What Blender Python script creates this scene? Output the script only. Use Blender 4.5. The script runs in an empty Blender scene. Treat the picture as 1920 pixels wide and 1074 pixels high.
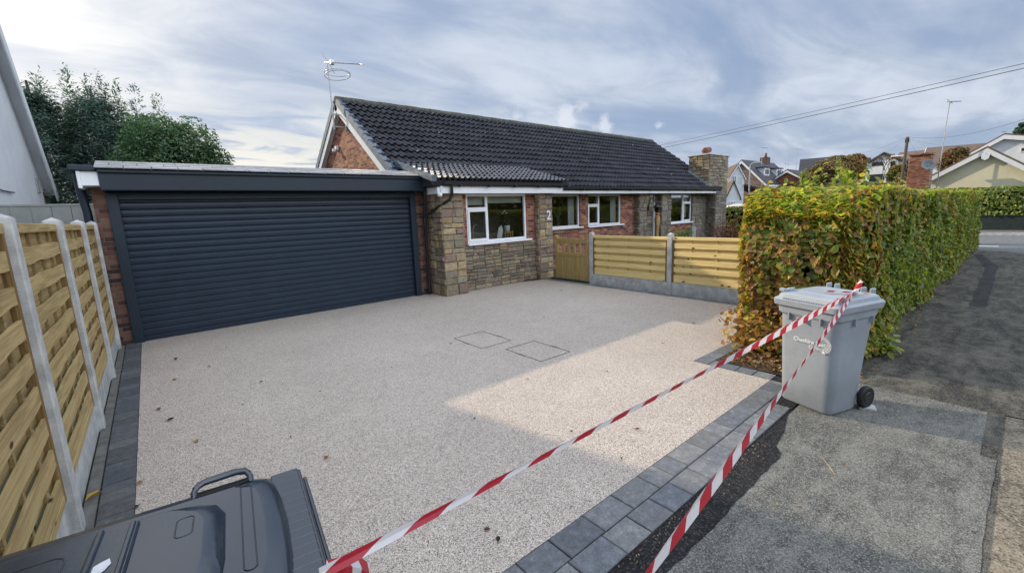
import bpy, math, random
import numpy as np
from mathutils import Vector, Matrix
random.seed(7); rng = np.random.default_rng(11)
SC = bpy.context.scene; COL = SC.collection
R = math.radians

# ------------------------------------------------------------------ camera
YAW, PIT, ROL, F, CH = 0.694135901, 0.171143734, -0.0382830278, 805.346452, 1.95
def _cam():
    cy, sy, cp, sp, cr, sr = math.cos(YAW), math.sin(YAW), math.cos(PIT), math.sin(PIT), math.cos(ROL), math.sin(ROL)
    Ry = np.array([[cy, -sy, 0], [sy, cy, 0], [0, 0, 1]]); B = np.array([[1, 0, 0], [0, 0, -1], [0, 1, 0.]])
    Rp = np.array([[1, 0, 0], [0, cp, -sp], [0, sp, cp]]); Rr = np.array([[cr, -sr, 0], [sr, cr, 0], [0, 0, 1]])
    return Rr @ Rp @ B @ Ry
CM = _cam()
cd = bpy.data.cameras.new("camera"); cam = bpy.data.objects.new("camera", cd); COL.objects.link(cam)
cd.sensor_width = 36; cd.sensor_fit = 'HORIZONTAL'; cd.lens = F / 1920 * 36; cd.clip_start = 0.05; cd.clip_end = 3000
mw = Matrix.Identity(4)
for i in range(3):
    mw[i][0] = CM[0][i]; mw[i][1] = -CM[1][i]; mw[i][2] = -CM[2][i]
mw[0][3], mw[1][3], mw[2][3] = 0, 0, CH
cam.matrix_world = mw
SC.camera = cam
# measuring helpers: a sight line of the survey photo met with a plane of the place
def ray(x, y): return CM.T @ np.array([(x - 960) / F, (y - 537) / F, 1.0])
def atZ(x, y, z=0.0): d = ray(x, y); t = (z - CH) / d[2]; return Vector((d[0]*t, d[1]*t, z))
def atX(x, y, X): d = ray(x, y); t = X / d[0]; return Vector((X, d[1]*t, CH + d[2]*t))
def atY(x, y, Y): d = ray(x, y); t = Y / d[1]; return Vector((d[0]*t, Y, CH + d[2]*t))
def atD(x, y, D): d = ray(x, y); t = D / math.hypot(d[0], d[1]); return Vector((d[0]*t, d[1]*t, CH + d[2]*t))

# ------------------------------------------------------------------ light
SUN = Vector((-0.345, 1.0, 0.535)).normalized()
EL = math.asin(SUN.z); AZ = math.atan2(SUN.x, SUN.y)
W = bpy.data.worlds.new("World"); SC.world = W; W.use_nodes = True
def build_world():
    nt = W.node_tree; N = nt.nodes; L = nt.links
    for n in list(N): N.remove(n)
    def nd(t, **k):
        n = N.new(t)
        for a, b in k.items(): setattr(n, a, b)
        return n
    def mth(op, a, b=None, c=None, clamp=False):
        n = nd('ShaderNodeMath', operation=op, use_clamp=clamp)
        for i, v in enumerate((a, b, c)):
            if v is None: continue
            if isinstance(v, (int, float)): n.inputs[i].default_value = v
            else: L.new(v, n.inputs[i])
        return n.outputs[0]
    def mix(f, a, b, bt='MIX'):
        n = nd('ShaderNodeMix', data_type='RGBA', blend_type=bt)
        for i, v in ((0, f), (6, a), (7, b)):
            if isinstance(v, (int, float)): n.inputs[i].default_value = v
            elif isinstance(v, tuple): n.inputs[i].default_value = (*v, 1)
            else: L.new(v, n.inputs[i])
        return n.outputs[2]
    out = nd('ShaderNodeOutputWorld'); bg = nd('ShaderNodeBackground'); L.new(bg.outputs[0], out.inputs[0])
    sky = nd('ShaderNodeTexSky', sky_type='NISHITA', sun_disc=False, sun_elevation=EL, sun_rotation=AZ)
    sky.air_density = 1.0; sky.dust_density = 1.5; sky.ozone_density = 1.5
    skyc = mix(1.0, sky.outputs[0], (0.10, 0.10, 0.10), 'MULTIPLY')
    tc = nd('ShaderNodeTexCoord'); sp = nd('ShaderNodeSeparateXYZ'); L.new(tc.outputs['Generated'], sp.inputs[0])
    zc = mth('ADD', mth('MAXIMUM', sp.outputs[2], 0.0), 0.16)
    cb = nd('ShaderNodeCombineXYZ'); L.new(mth('DIVIDE', sp.outputs[0], zc), cb.inputs[0]); L.new(mth('DIVIDE', sp.outputs[1], zc), cb.inputs[1])
    def noise(rot, sc, scale, det, rough, dist, off=(0, 0, 0)):
        m = nd('ShaderNodeMapping'); m.inputs['Rotation'].default_value = (0, 0, rot); m.inputs['Scale'].default_value = sc; m.inputs['Location'].default_value = off
        L.new(cb.outputs[0], m.inputs[0]); n = nd('ShaderNodeTexNoise'); L.new(m.outputs[0], n.inputs['Vector'])
        n.inputs['Scale'].default_value = scale; n.inputs['Detail'].default_value = det; n.inputs['Roughness'].default_value = rough; n.inputs['Distortion'].default_value = dist
        return n.outputs[0]
    def ramp(v, a, b):
        n = nd('ShaderNodeMapRange', interpolation_type='SMOOTHSTEP'); L.new(v, n.inputs[0]); n.inputs[1].default_value = a; n.inputs[2].default_value = b
        return n.outputs[0]
    streak = noise(R(28), (0.70, 1.35, 1), 1.15, 5, 0.52, 0.7, (1.3, 0.4, 0))
    big = noise(R(10), (0.7, 1.0, 1), 0.55, 3, 0.5, 0.3, (4.2, 1.7, 0))
    fine = noise(R(40), (0.85, 1.5, 1), 2.4, 7, 0.56, 0.9, (0.2, 7.1, 0))
    cover = ramp(mth('ADD', mth('MULTIPLY', streak, 0.6), mth('MULTIPLY', big, 0.5)), 0.36, 0.64)
    shade = ramp(mth('ADD', mth('MULTIPLY', streak, 0.62), mth('MULTIPLY', fine, 0.38)), 0.36, 0.66)
    cloud = mix(shade, (0.43, 0.50, 0.625), (0.72, 0.775, 0.86))
    blue = mix(0.55, skyc, (0.33, 0.46, 0.72))
    c = mix(mth('ADD', mth('MULTIPLY', cover, 0.62), 0.30), blue, cloud)
    dt = nd('ShaderNodeVectorMath', operation='DOT_PRODUCT'); L.new(tc.outputs['Generated'], dt.inputs[0]); dt.inputs[1].default_value = SUN
    glow = ramp(dt.outputs['Value'], 0.80, 1.0)
    g2 = mth('MULTIPLY', mth('MULTIPLY', glow, glow), mth('ADD', mth('MULTIPLY', shade, 1.0), 0.35))
    c = mix(mth('MULTIPLY', g2, 1.0, clamp=True), c, (1.15, 1.12, 1.05))
    low = mth('MULTIPLY', ramp(sp.outputs[2], 0.30, 0.06), ramp(dt.outputs['Value'], 0.52, 0.82))
    c = mix(mth('MULTIPLY', mth('MULTIPLY', low, ramp(fine, 0.34, 0.56)), 1.0), c, (1.02, 0.97, 0.84))
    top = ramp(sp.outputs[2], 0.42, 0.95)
    # small bright cumulus just above the ridge
    for (px, py, w) in ((1062, 220, 0.034), (1088, 204, 0.018), (1132, 232, 0.024), (970, 221, 0.018), (1236, 236, 0.016)):
        d_ = Vector(ray(px, py)).normalized(); vn = nd('ShaderNodeVectorMath', operation='DISTANCE'); L.new(tc.outputs['Generated'], vn.inputs[0]); vn.inputs[1].default_value = d_
        pn = nd('ShaderNodeTexNoise'); L.new(tc.outputs['Generated'], pn.inputs['Vector']); pn.inputs['Scale'].default_value = 24; pn.inputs['Detail'].default_value = 6; pn.inputs['Roughness'].default_value = 0.62
        f_ = mth('SUBTRACT', mth('DIVIDE', vn.outputs['Value'], w), mth('MULTIPLY', mth('SUBTRACT', pn.outputs[0], 0.5), 3.2))
        c = mix(mth('MULTIPLY', ramp(f_, 1.0, 0.1), 0.65), c, (0.88, 0.90, 0.94))
    # unseen sky overhead and opposite the sun brightened to lift shaded walls and ground
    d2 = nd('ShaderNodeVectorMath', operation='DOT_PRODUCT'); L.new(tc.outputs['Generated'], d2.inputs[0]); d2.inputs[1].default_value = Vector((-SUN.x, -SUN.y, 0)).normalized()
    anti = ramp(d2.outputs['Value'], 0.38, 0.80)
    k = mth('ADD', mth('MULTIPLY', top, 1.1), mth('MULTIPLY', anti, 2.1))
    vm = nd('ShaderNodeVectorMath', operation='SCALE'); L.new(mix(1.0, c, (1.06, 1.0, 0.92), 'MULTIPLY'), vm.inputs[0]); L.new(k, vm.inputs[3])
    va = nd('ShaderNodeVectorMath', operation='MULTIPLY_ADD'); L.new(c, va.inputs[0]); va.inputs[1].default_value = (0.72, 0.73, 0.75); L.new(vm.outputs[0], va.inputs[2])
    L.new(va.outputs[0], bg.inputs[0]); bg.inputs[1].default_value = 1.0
build_world()
sd = bpy.data.lights.new("sun", 'SUN'); so = bpy.data.objects.new("sun", sd); COL.objects.link(so)
sd.energy = 2.9; sd.angle = R(0.6); sd.color = (1.0, 0.85, 0.64)
so.rotation_euler = SUN.to_track_quat('Z', 'Y').to_euler(); so.location = (0, 0, 30)
SC.view_settings.view_transform = 'Standard'; SC.view_settings.look = 'None'; SC.view_settings.gamma = 1
SC.view_settings.exposure = 0.44
SC.cycles.max_bounces = 6; SC.cycles.diffuse_bounces = 3; SC.cycles.transparent_max_bounces = 8

# ------------------------------------------------------------------ materials
class MatB:
    def __init__(s, name):
        s.m = bpy.data.materials.new(name); s.m.use_nodes = True; s.nt = s.m.node_tree; s.N = s.nt.nodes; s.L = s.nt.links
        s.b = s.N['Principled BSDF']; s.out = s.N['Material Output']
        t = s.N.new('ShaderNodeTexCoord'); s.co = t.outputs['Object']; s.uv = t.outputs['UV']
    def put(s, sock, v):
        if isinstance(v, (int, float)): sock.default_value = v
        elif isinstance(v, tuple): sock.default_value = (*v, 1) if len(v) == 3 and sock.type == 'RGBA' else v
        else: s.L.new(v, sock)
    def math(s, op, a, b=None, c=None, clamp=False):
        n = s.N.new('ShaderNodeMath'); n.operation = op; n.use_clamp = clamp
        for i, v in enumerate((a, b, c)):
            if v is not None: s.put(n.inputs[i], v)
        return n.outputs[0]
    def mix(s, f, a, b, bt='MIX'):
        n = s.N.new('ShaderNodeMix'); n.data_type = 'RGBA'; n.blend_type = bt
        s.put(n.inputs[0], f); s.put(n.inputs[6], a); s.put(n.inputs[7], b); return n.outputs[2]
    def map(s, vec, scale=(1, 1, 1), rot=(0, 0, 0), loc=(0, 0, 0)):
        n = s.N.new('ShaderNodeMapping'); s.L.new(vec, n.inputs[0]); n.inputs['Scale'].default_value = scale; n.inputs['Rotation'].default_value = rot; n.inputs['Location'].default_value = loc
        return n.outputs[0]
    def noise(s, scale, detail=3, rough=0.55, vec=None, dist=0.0, col=False):
        n = s.N.new('ShaderNodeTexNoise'); s.L.new(vec or s.co, n.inputs['Vector'])
        n.inputs['Scale'].default_value = scale; n.inputs['Detail'].default_value = detail; n.inputs['Roughness'].default_value = rough; n.inputs['Distortion'].default_value = dist
        return n.outputs[1 if col else 0]
    def voro(s, scale, vec=None, feat='F1', out='Color', rand=1.0):
        n = s.N.new('ShaderNodeTexVoronoi'); n.feature = feat; s.L.new(vec or s.co, n.inputs['Vector']); n.inputs['Scale'].default_value = scale; n.inputs['Randomness'].default_value = rand
        return n.outputs[out]
    def range(s, v, a, b, c=0.0, d=1.0, smooth=True):
        n = s.N.new('ShaderNodeMapRange'); n.interpolation_type = 'SMOOTHSTEP' if smooth else 'LINEAR'
        s.put(n.inputs[0], v)
        for i, q in enumerate((a, b, c, d)): n.inputs[i+1].default_value = q
        return n.outputs[0]
    def ramp(s, v, stops, const=False):
        n = s.N.new('ShaderNodeValToRGB'); s.L.new(v, n.inputs[0]); cr = n.color_ramp
        if const: cr.interpolation = 'CONSTANT'
        while len(cr.elements) < len(stops): cr.elements.new(0.5)
        for e, (p, c) in zip(cr.elements, stops): e.position = p; e.color = (*c, 1)
        return n.outputs[0]
    def attr(s, name='Col'):
        n = s.N.new('ShaderNodeVertexColor'); n.layer_name = name; return n.outputs[0]
    def bump(s, h, dist=0.01, strength=1.0):
        n = s.N.new('ShaderNodeBump'); s.L.new(h, n.inputs['Height']); n.inputs['Distance'].default_value = dist; n.inputs['Strength'].default_value = strength
        s.L.new(n.outputs[0], s.b.inputs['Normal']); return s
    def sep(s, vec):
        n = s.N.new('ShaderNodeSeparateXYZ'); s.L.new(vec, n.inputs[0]); return n.outputs
    def comb(s, x, y, z=0.0):
        n = s.N.new('ShaderNodeCombineXYZ')
        for i, v in enumerate((x, y, z)): s.put(n.inputs[i], v)
        return n.outputs[0]
    def base(s, v, rough=0.7, metal=0.0, spec=0.5):
        s.put(s.b.inputs['Base Color'], v); s.put(s.b.inputs['Roughness'], rough); s.b.inputs['Metallic'].default_value = metal
        s.b.inputs['Specular IOR Level'].default_value = spec
        return s

def plain(name, c, rough=0.6, var=0.12, scale=6.0, spec=0.5, bump=0.0, bscale=60, metal=0.0):
    m = MatB(name); n = m.noise(scale, 5, 0.6)
    m.base(m.mix(m.range(n, 0.3, 0.7), tuple(x*(1-var) for x in c), tuple(min(1, x*(1+var)) for x in c)), rough, metal, spec)
    if bump: m.bump(m.noise(bscale, 4), bump)
    return m.m
def attrmat(name, rough=0.7, var=0.25, scale=25, bump=0.004, bscale=60, spec=0.4, tint=None):
    m = MatB(name); a = m.attr(); n = m.noise(scale, 6, 0.65)
    c = m.mix(1.0, a, m.ramp(n, [(0.25, (1-var,)*3), (0.75, (1+var,)*3)]), 'MULTIPLY')
    m.base(c, rough, spec=spec)
    if bump: m.bump(m.noise(bscale, 5, 0.6), bump)
    return m.m

def brickmat(name, axis='x', stops=None, mortar=(0.30, 0.27, 0.24)):
    m = MatB(name); s = m.sep(m.co)
    vec = m.comb(s[0] if axis == 'x' else s[1], s[2])
    if axis == 'd': vec = m.comb(m.math('ADD', s[0], s[1]), s[2])
    n = m.N.new('ShaderNodeTexBrick'); m.L.new(vec, n.inputs['Vector'])
    n.inputs['Color1'].default_value = (0, 0, 0, 1); n.inputs['Color2'].default_value = (1, 1, 1, 1); n.inputs['Mortar'].default_value = (0.5, 0.5, 0.5, 1)
    n.inputs['Scale'].default_value = 1; n.inputs['Mortar Size'].default_value = 0.006; n.inputs['Mortar Smooth'].default_value = 0.3
    n.inputs['Brick Width'].default_value = 0.225; n.inputs['Row Height'].default_value = 0.075; n.inputs['Bias'].default_value = 0.0
    st = stops or [(0.0, (0.06, 0.035, 0.034)), (0.10, (0.13, 0.055, 0.04)), (0.3, (0.22, 0.08, 0.05)), (0.6, (0.29, 0.10, 0.06)), (0.82, (0.38, 0.15, 0.08)), (1.0, (0.42, 0.22, 0.13))]
    c = m.ramp(n.outputs['Color'], st)
    c = m.mix(1.0, c, m.ramp(m.noise(9, 6, 0.7), [(0.25, (0.62,)*3), (0.75, (1.3,)*3)]), 'MULTIPLY')
    c = m.mix(n.outputs['Fac'], c, mortar)
    m.base(c, 0.85, spec=0.25)
    m.bump(m.math('ADD', m.math('MULTIPLY', n.outputs['Fac'], -1.0), m.math('MULTIPLY', m.noise(45, 4), 0.5)), 0.008)
    return m.m

def m_resin():
    m = MatB('resin_gravel')
    v = m.voro(185); w = m.N.new('ShaderNodeTexWhiteNoise'); m.L.new(v, w.inputs['Vector'])
    c = m.ramp(w.outputs['Value'], [(0.0, (0.12, 0.105, 0.10)), (0.08, (0.25, 0.22, 0.20)), (0.20, (0.41, 0.365, 0.33)), (0.42, (0.55, 0.50, 0.46)), (0.66, (0.63, 0.585, 0.54)), (0.86, (0.76, 0.715, 0.665)), (0.97, (0.45, 0.37, 0.31))], True)
    e = m.voro(185, feat='DISTANCE_TO_EDGE', out='Distance')
    c = m.mix(m.range(e, 0.0, 0.10), m.mix(1.0, c, (0.55, 0.52, 0.50), 'MULTIPLY'), c)
    big = m.noise(0.55, 5, 0.62); mid = m.noise(3.5, 6, 0.7, dist=0.5)
    c = m.mix(1.0, c, m.ramp(big, [(0.3, (0.955, 0.905, 0.85)), (0.7, (1.095, 1.055, 0.99))]), 'MULTIPLY')
    c = m.mix(1.0, c, m.ramp(mid, [(0.3, (0.94,)*3), (0.7, (1.05,)*3)]), 'MULTIPLY')
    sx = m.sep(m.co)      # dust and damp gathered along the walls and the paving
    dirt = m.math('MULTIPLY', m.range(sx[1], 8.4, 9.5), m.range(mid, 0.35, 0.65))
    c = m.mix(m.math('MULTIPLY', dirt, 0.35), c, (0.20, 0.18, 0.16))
    m.base(c, 0.6, spec=0.35)
    m.bump(e, 0.003, 0.5)
    return m.m
def m_tarmac(name, lo, hi, stone, sc=170, stain=0.5, streak=True):
    m = MatB(name)
    v = m.voro(sc); w = m.N.new('ShaderNodeTexWhiteNoise'); m.L.new(v, w.inputs['Vector'])
    a = m.noise(1.1, 6, 0.65); b = m.noise(7, 6, 0.7, dist=0.4)
    if streak: st = m.noise(2.2, 7, 0.72, vec=m.map(m.co, (0.75, 2.4, 1), (0, 0, R(-8))), dist=0.8)
    else: st = b
    f = m.math('ADD', m.math('ADD', m.math('MULTIPLY', a, 0.30), m.math('MULTIPLY', b, 0.30)), m.math('MULTIPLY', st, 0.40))
    c = m.mix(m.range(f, 0.42, 0.60), lo, hi)
    c = m.mix(m.range(w.outputs['Value'], 0.60, 1.0), m.mix(m.range(w.outputs['Value'], 0.0, 0.35), m.mix(1.0, c, (0.45, 0.45, 0.45), 'MULTIPLY'), c), m.mix(0.6, c, stone))
    m.base(c, 0.85, spec=0.3)
    m.bump(m.math('ADD', m.voro(sc, out='Distance'), m.math('MULTIPLY', b, 0.6)), 0.006, 0.8)
    return m.m
def m_paver(name):
    m = MatB(name); a = m.attr(); n = m.noise(14, 7, 0.7); n2 = m.noise(90, 4, 0.7)
    c = m.mix(1.0, a, m.ramp(n, [(0.28, (0.62, 0.63, 0.66)), (0.55, (1.0, 1.0, 1.0)), (0.75, (1.6, 1.6, 1.58))]), 'MULTIPLY')
    c = m.mix(1.0, c, m.ramp(n2, [(0.3, (0.7,)*3), (0.7, (1.25,)*3)]), 'MULTIPLY')
    m.base(c, 0.75, spec=0.4); m.bump(m.math('ADD', n, m.math('MULTIPLY', n2, 0.4)), 0.008)
    return m.m
def m_wood(name, lo, hi, axis=1, knots=True, green=0.0):
    m = MatB(name)
    sc = [22, 22, 22]; sc[axis] = 1.3
    a = m.attr()
    off = m.N.new('ShaderNodeVectorMath'); off.operation = 'ADD'
    sv = m.N.new('ShaderNodeVectorMath'); sv.operation = 'SCALE'; m.L.new(a, sv.inputs[0]); sv.inputs[3].default_value = 37.0
    m.L.new(m.co, off.inputs[0]); m.L.new(sv.outputs[0], off.inputs[1]); vo = off.outputs[0]
    g = m.noise(1.0, 5, 0.6, vec=m.map(vo, tuple(sc)), dist=1.2)
    g2 = m.noise(1.0, 3, 0.5, vec=m.map(vo, tuple(x*4 if x > 5 else x*1.5 for x in sc)))
    c = m.mix(m.range(m.math('ADD', m.math('MULTIPLY', g, 0.7), m.math('MULTIPLY', g2, 0.3)), 0.33, 0.66), lo, hi)
    br = m.math('ADD', m.math('MULTIPLY', m.sep(a)[0], 0.45), 0.62)
    c = m.mix(1.0, c, m.comb(br, br, br), 'MULTIPLY')
    if knots:
        ks = [7, 7, 7]; ks[axis] = 3.2
        kv = m.voro(1.0, vec=m.map(vo, tuple(ks)), out='Distance')
        c = m.mix(m.range(kv, 0.07, 0.16), (0.05, 0.027, 0.012), c)
    if green: c = m.mix(m.math('MULTIPLY', m.range(m.noise(2.0, 4), 0.45, 0.7), green), c, (0.20, 0.21, 0.08))
    m.base(c, 0.75, spec=0.3); m.bump(m.math('ADD', g, g2), 0.003)
    return m.m
def m_leaf(name, trans=0.35, rough=0.45, spec=0.4):
    m = MatB(name); a = m.attr(); m.base(a, rough, spec=spec)
    t = m.N.new('ShaderNodeBsdfTranslucent'); m.L.new(m.mix(1.0, a, (1.25, 1.2, 0.7), 'MULTIPLY'), t.inputs[0])
    x = m.N.new('ShaderNodeMixShader'); x.inputs[0].default_value = trans
    m.L.new(m.b.outputs[0], x.inputs[1]); m.L.new(t.outputs[0], x.inputs[2]); m.L.new(x.outputs[0], m.out.inputs[0])
    return m.m
def m_glass(name, tint=(0.9, 0.93, 0.92)):
    m = MatB(name)
    g = m.N.new('ShaderNodeBsdfGlossy'); g.inputs['Roughness'].default_value = 0.015; g.inputs[0].default_value = (0.95, 0.97, 1, 1)
    t = m.N.new('ShaderNodeBsdfTransparent'); t.inputs[0].default_value = (*tint, 1)
    fr = m.N.new('ShaderNodeFresnel'); fr.inputs[0].default_value = 1.55
    f = m.math('ADD', m.math('MULTIPLY', fr.outputs[0], 1.35), 0.03, clamp=True)
    x = m.N.new('ShaderNodeMixShader'); m.L.new(f, x.inputs[0]); m.L.new(t.outputs[0], x.inputs[1]); m.L.new(g.outputs[0], x.inputs[2])
    m.L.new(x.outputs[0], m.out.inputs[0]); return m.m
def m_tiles(name, c, rough, lichen=0.5):
    m = MatB(name); a = m.attr()
    n = m.noise(5, 7, 0.75); k = m.noise(26, 5, 0.75)
    col = m.mix(1.0, m.mix(1.0, a, c, 'MULTIPLY'), m.ramp(n, [(0.3, (0.68, 0.67, 0.68)), (0.7, (1.4, 1.38, 1.35))]), 'MULTIPLY')
    col = m.mix(m.math('MULTIPLY', m.range(k, 0.60, 0.74), lichen), col, (0.17, 0.165, 0.15))
    col = m.mix(m.math('MULTIPLY', m.range(m.voro(2.2, out='Distance'), 0.10, 0.05), lichen*1.6, clamp=True), col, (0.40, 0.40, 0.37))
    m.base(col, rough, spec=0.28 if rough > 0.5 else 0.9); m.bump(m.noise(120, 3), 0.002 if rough > 0.5 else 0.0008)
    return m.m
def m_tape():
    m = MatB('barrier_tape'); s = m.sep(m.uv)
    f = m.math('FRACT', m.math('ADD', s[0], m.math('MULTIPLY', s[1], 0.30)))
    c = m.mix(m.math('GREATER_THAN', f, 0.5), (0.80, 0.79, 0.80), (0.50, 0.025, 0.045))
    m.base(c, 0.35, spec=0.5)
    t = m.N.new('ShaderNodeBsdfTranslucent'); m.L.new(c, t.inputs[0]); x = m.N.new('ShaderNodeMixShader'); x.inputs[0].default_value = 0.3
    m.L.new(m.b.outputs[0], x.inputs[1]); m.L.new(t.outputs[0], x.inputs[2]); m.L.new(x.outputs[0], m.out.inputs[0])
    return m.m
def m_plastic(name, c, rough, scratch=0.3, sp=0.5, dirt=0.0):
    m = MatB(name)
    n = m.noise(3, 6, 0.65); s1 = m.noise(1.0, 6, 0.8, vec=m.map(m.co, (14, 160, 40), (0, 0, R(25)))); s2 = m.noise(1.0, 5, 0.8, vec=m.map(m.co, (150, 18, 40), (0, 0, R(20))))
    sc = m.range(m.math('MAXIMUM', s1, s2), 0.62, 0.74)
    col = m.mix(m.range(n, 0.3, 0.7), tuple(x*0.9 for x in c), tuple(x*1.1 for x in c))
    col = m.mix(m.math('MULTIPLY', sc, scratch), col, tuple(min(1, x*2.2+0.05) for x in c))
    if dirt: col = m.mix(m.math('MULTIPLY', m.range(m.noise(9, 7, 0.75), 0.5, 0.75), dirt), col, (0.16, 0.14, 0.12))
    m.base(col, m.range(n, 0.25, 0.75, rough-0.07, rough+0.1), spec=sp)
    m.bump(m.noise(60, 2), 0.0003)
    return m.m

M = {}
M['resin'] = m_resin()
M['paver'] = m_paver('block_paver')
M['tar_new'] = m_tarmac('fresh_tarmac', (0.008, 0.008, 0.009), (0.018, 0.018, 0.020), (0.075, 0.072, 0.07), 90, streak=False)
M['apron'] = m_tarmac('weathered_apron', (0.085, 0.087, 0.079), (0.20, 0.197, 0.178), (0.37, 0.36, 0.32), 150)
M['footway'] = m_tarmac('old_footway', (0.020, 0.021, 0.019), (0.150, 0.140, 0.112), (0.23, 0.215, 0.18), 150)
M['verge'] = m_tarmac('coarse_verge', (0.11, 0.095, 0.07), (0.30, 0.25, 0.18), (0.36, 0.32, 0.26), 90)
M['road'] = m_tarmac('road_asphalt', (0.13, 0.135, 0.14), (0.18, 0.185, 0.19), (0.25, 0.25, 0.25), 60, streak=False)
M['soil'] = m_tarmac('soil', (0.022, 0.014, 0.009), (0.075, 0.046, 0.028), (0.13, 0.08, 0.045), 60, streak=False)
M['land'] = plain('land', (0.045, 0.055, 0.025), 0.95, 0.3, 0.3)
M['white_line'] = plain('road_paint', (0.75, 0.75, 0.73), 0.6, 0.1)
M['concrete'] = plain('concrete', (0.47, 0.475, 0.46), 0.85, 0.22, 7, 0.3, 0.004, 70)
M['gap'] = plain('mortar_gap', (0.15, 0.145, 0.13), 0.9, 0.25, 9, 0.3, 0.004, 60)
M['patch'] = m_tarmac('patched_footway', (0.016, 0.017, 0.018), (0.05, 0.05, 0.052), (0.10, 0.10, 0.10), 150)
M['wood'] = m_wood('fence_timber', (0.31, 0.215, 0.09), (0.53, 0.395, 0.18), 1, True, 0.10)
M['wood_frame'] = m_wood('frame_timber', (0.17, 0.10, 0.035), (0.30, 0.19, 0.075), 2, False)
M['wood_new'] = m_wood('new_timber', (0.68, 0.50, 0.20), (0.86, 0.67, 0.30), 1, True)
M['wood_gate'] = m_wood('gate_timber', (0.30, 0.21, 0.075), (0.45, 0.33, 0.135), 2, False)
M['brick'] = brickmat('brick_x', 'x'); M['brick_y'] = brickmat('brick_y', 'y', [(0.0, (0.10, 0.055, 0.05)), (0.15, (0.22, 0.09, 0.055)), (0.45, (0.34, 0.125, 0.065)), (0.8, (0.46, 0.19, 0.10)), (1.0, (0.50, 0.27, 0.16))])
M['brick_d'] = brickmat('brick_d', 'd', [(0.0, (0.04, 0.03, 0.03)), (0.3, (0.10, 0.05, 0.038)), (0.6, (0.15, 0.072, 0.05)), (1.0, (0.20, 0.11, 0.08))], (0.16, 0.14, 0.12))
M['brick_brown'] = brickmat('brick_brown', 'x', [(0.0, (0.07, 0.04, 0.03)), (0.4, (0.15, 0.075, 0.05)), (0.8, (0.20, 0.10, 0.065)), (1.0, (0.26, 0.15, 0.10))])
M['stone'] = attrmat('rubble_stone', 0.9, 0.42, 14, 0.016, 34, 0.2)
M['mortar'] = plain('mortar', (0.13, 0.11, 0.085), 0.95, 0.2, 20, 0.2, 0.004)
M['tile'] = m_tiles('roof_tile_old', (0.038, 0.039, 0.047), 0.75, 0.4)
M['tile_new'] = m_tiles('roof_tile_new', (0.075, 0.076, 0.088), 0.27, 0.05)
M['tile_flat'] = m_tiles('roof_tile_flat', (0.26, 0.265, 0.28), 0.35, 0.15)
M['tile_far'] = m_tiles('roof_tile_far', (0.055, 0.055, 0.065), 0.6, 0.2)
M['tile_brown'] = m_tiles('roof_tile_brown', (0.14, 0.105, 0.085), 0.8, 0.3)
M['verge_cap'] = plain('verge_cap', (0.115, 0.15, 0.185), 0.45, 0.2, 9)
M['lead'] = plain('lead', (0.28, 0.31, 0.34), 0.5, 0.2, 12)
M['moss'] = plain('mossy_ridge', (0.085, 0.085, 0.065), 0.9, 0.4, 9, 0.3, 0.006, 40)
M['white'] = plain('white_upvc', (0.80, 0.81, 0.83), 0.35, 0.03, 3)
M['white_dirty'] = plain('white_render', (0.74, 0.76, 0.78), 0.8, 0.06, 1.2, 0.3, 0.002, 120)
M['cream'] = plain('cream_render', (0.70, 0.66, 0.47), 0.85, 0.05, 1.2, 0.3)
M['anth'] = plain('anthracite_metal', (0.009, 0.020, 0.034), 0.45, 0.08, 2)
M['slat'] = plain('roller_slat', (0.009, 0.021, 0.039), 0.36, 0.10, 2.5)
M['black'] = plain('black_upvc', (0.012, 0.013, 0.016), 0.35, 0.1, 4)
M['glass'] = m_glass('window_glass')
M['glass_far'] = plain('far_glass', (0.03, 0.035, 0.04), 0.08, 0.2, 2)
M['blind'] = plain('roller_blind', (0.50, 0.53, 0.45), 0.8, 0.04)
M['curtain'] = plain('net_curtain', (0.45, 0.45, 0.43), 0.9, 0.1, 20)
M['room'] = plain('room_wall', (0.20, 0.19, 0.17), 0.9, 0.1)
M['grey_fence'] = plain('grey_boards', (0.33, 0.34, 0.31), 0.8, 0.08, 5)
M['bin_grey'] = m_plastic('bin_grey_plastic', (0.315, 0.35, 0.39), 0.5, 0.08, 0.4, 0.10)
M['bin_black'] = m_plastic('bin_black_plastic', (0.016, 0.027, 0.043), 0.20, 0.10, 1.0)
M['bin_shade'] = plain('bin_recess_shade', (0.006, 0.006, 0.007), 0.5)  # near-black tone for the shade under the lid handle
M['print'] = plain('white_print', (0.80, 0.82, 0.82), 0.5, 0.02)
M['rubber'] = plain('rubber', (0.014, 0.014, 0.015), 0.6, 0.2)
M['hub'] = plain('wheel_hub', (0.03, 0.03, 0.033), 0.5)
M['tape'] = m_tape()
M['leaf'] = m_leaf('beech_leaf', 0.48, 0.40)
M['leaf_far'] = m_leaf('far_leaf', 0.25, 0.6)
M['needle'] = m_leaf('conifer_spray', 0.28, 0.6)
M['dead'] = m_leaf('dead_leaf', 0.15, 0.6)
M['bark'] = plain('bark', (0.13, 0.105, 0.08), 0.9, 0.35, 14, 0.2, 0.01, 50)
M['twig'] = plain('twig', (0.075, 0.055, 0.042), 0.9, 0.3, 20)
M['core'] = plain('hedge_dark_core', (0.020, 0.017, 0.010), 1.0, 0.5, 12, 0.0, 0.03, 25)  # near-black solid filling, stands in for the shade inside the hedges
M['alu'] = plain('aluminium', (0.42, 0.43, 0.44), 0.4, 0.1, 8, 0.5, 0, 60, 0.6)
M['steel'] = plain('galvanised', (0.36, 0.38, 0.39), 0.5, 0.1, 8)
M['pole_wood'] = plain('pole_wood', (0.13, 0.10, 0.075), 0.9, 0.2, 8)
M['wire'] = plain('wire', (0.06, 0.06, 0.065), 0.6)
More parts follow.
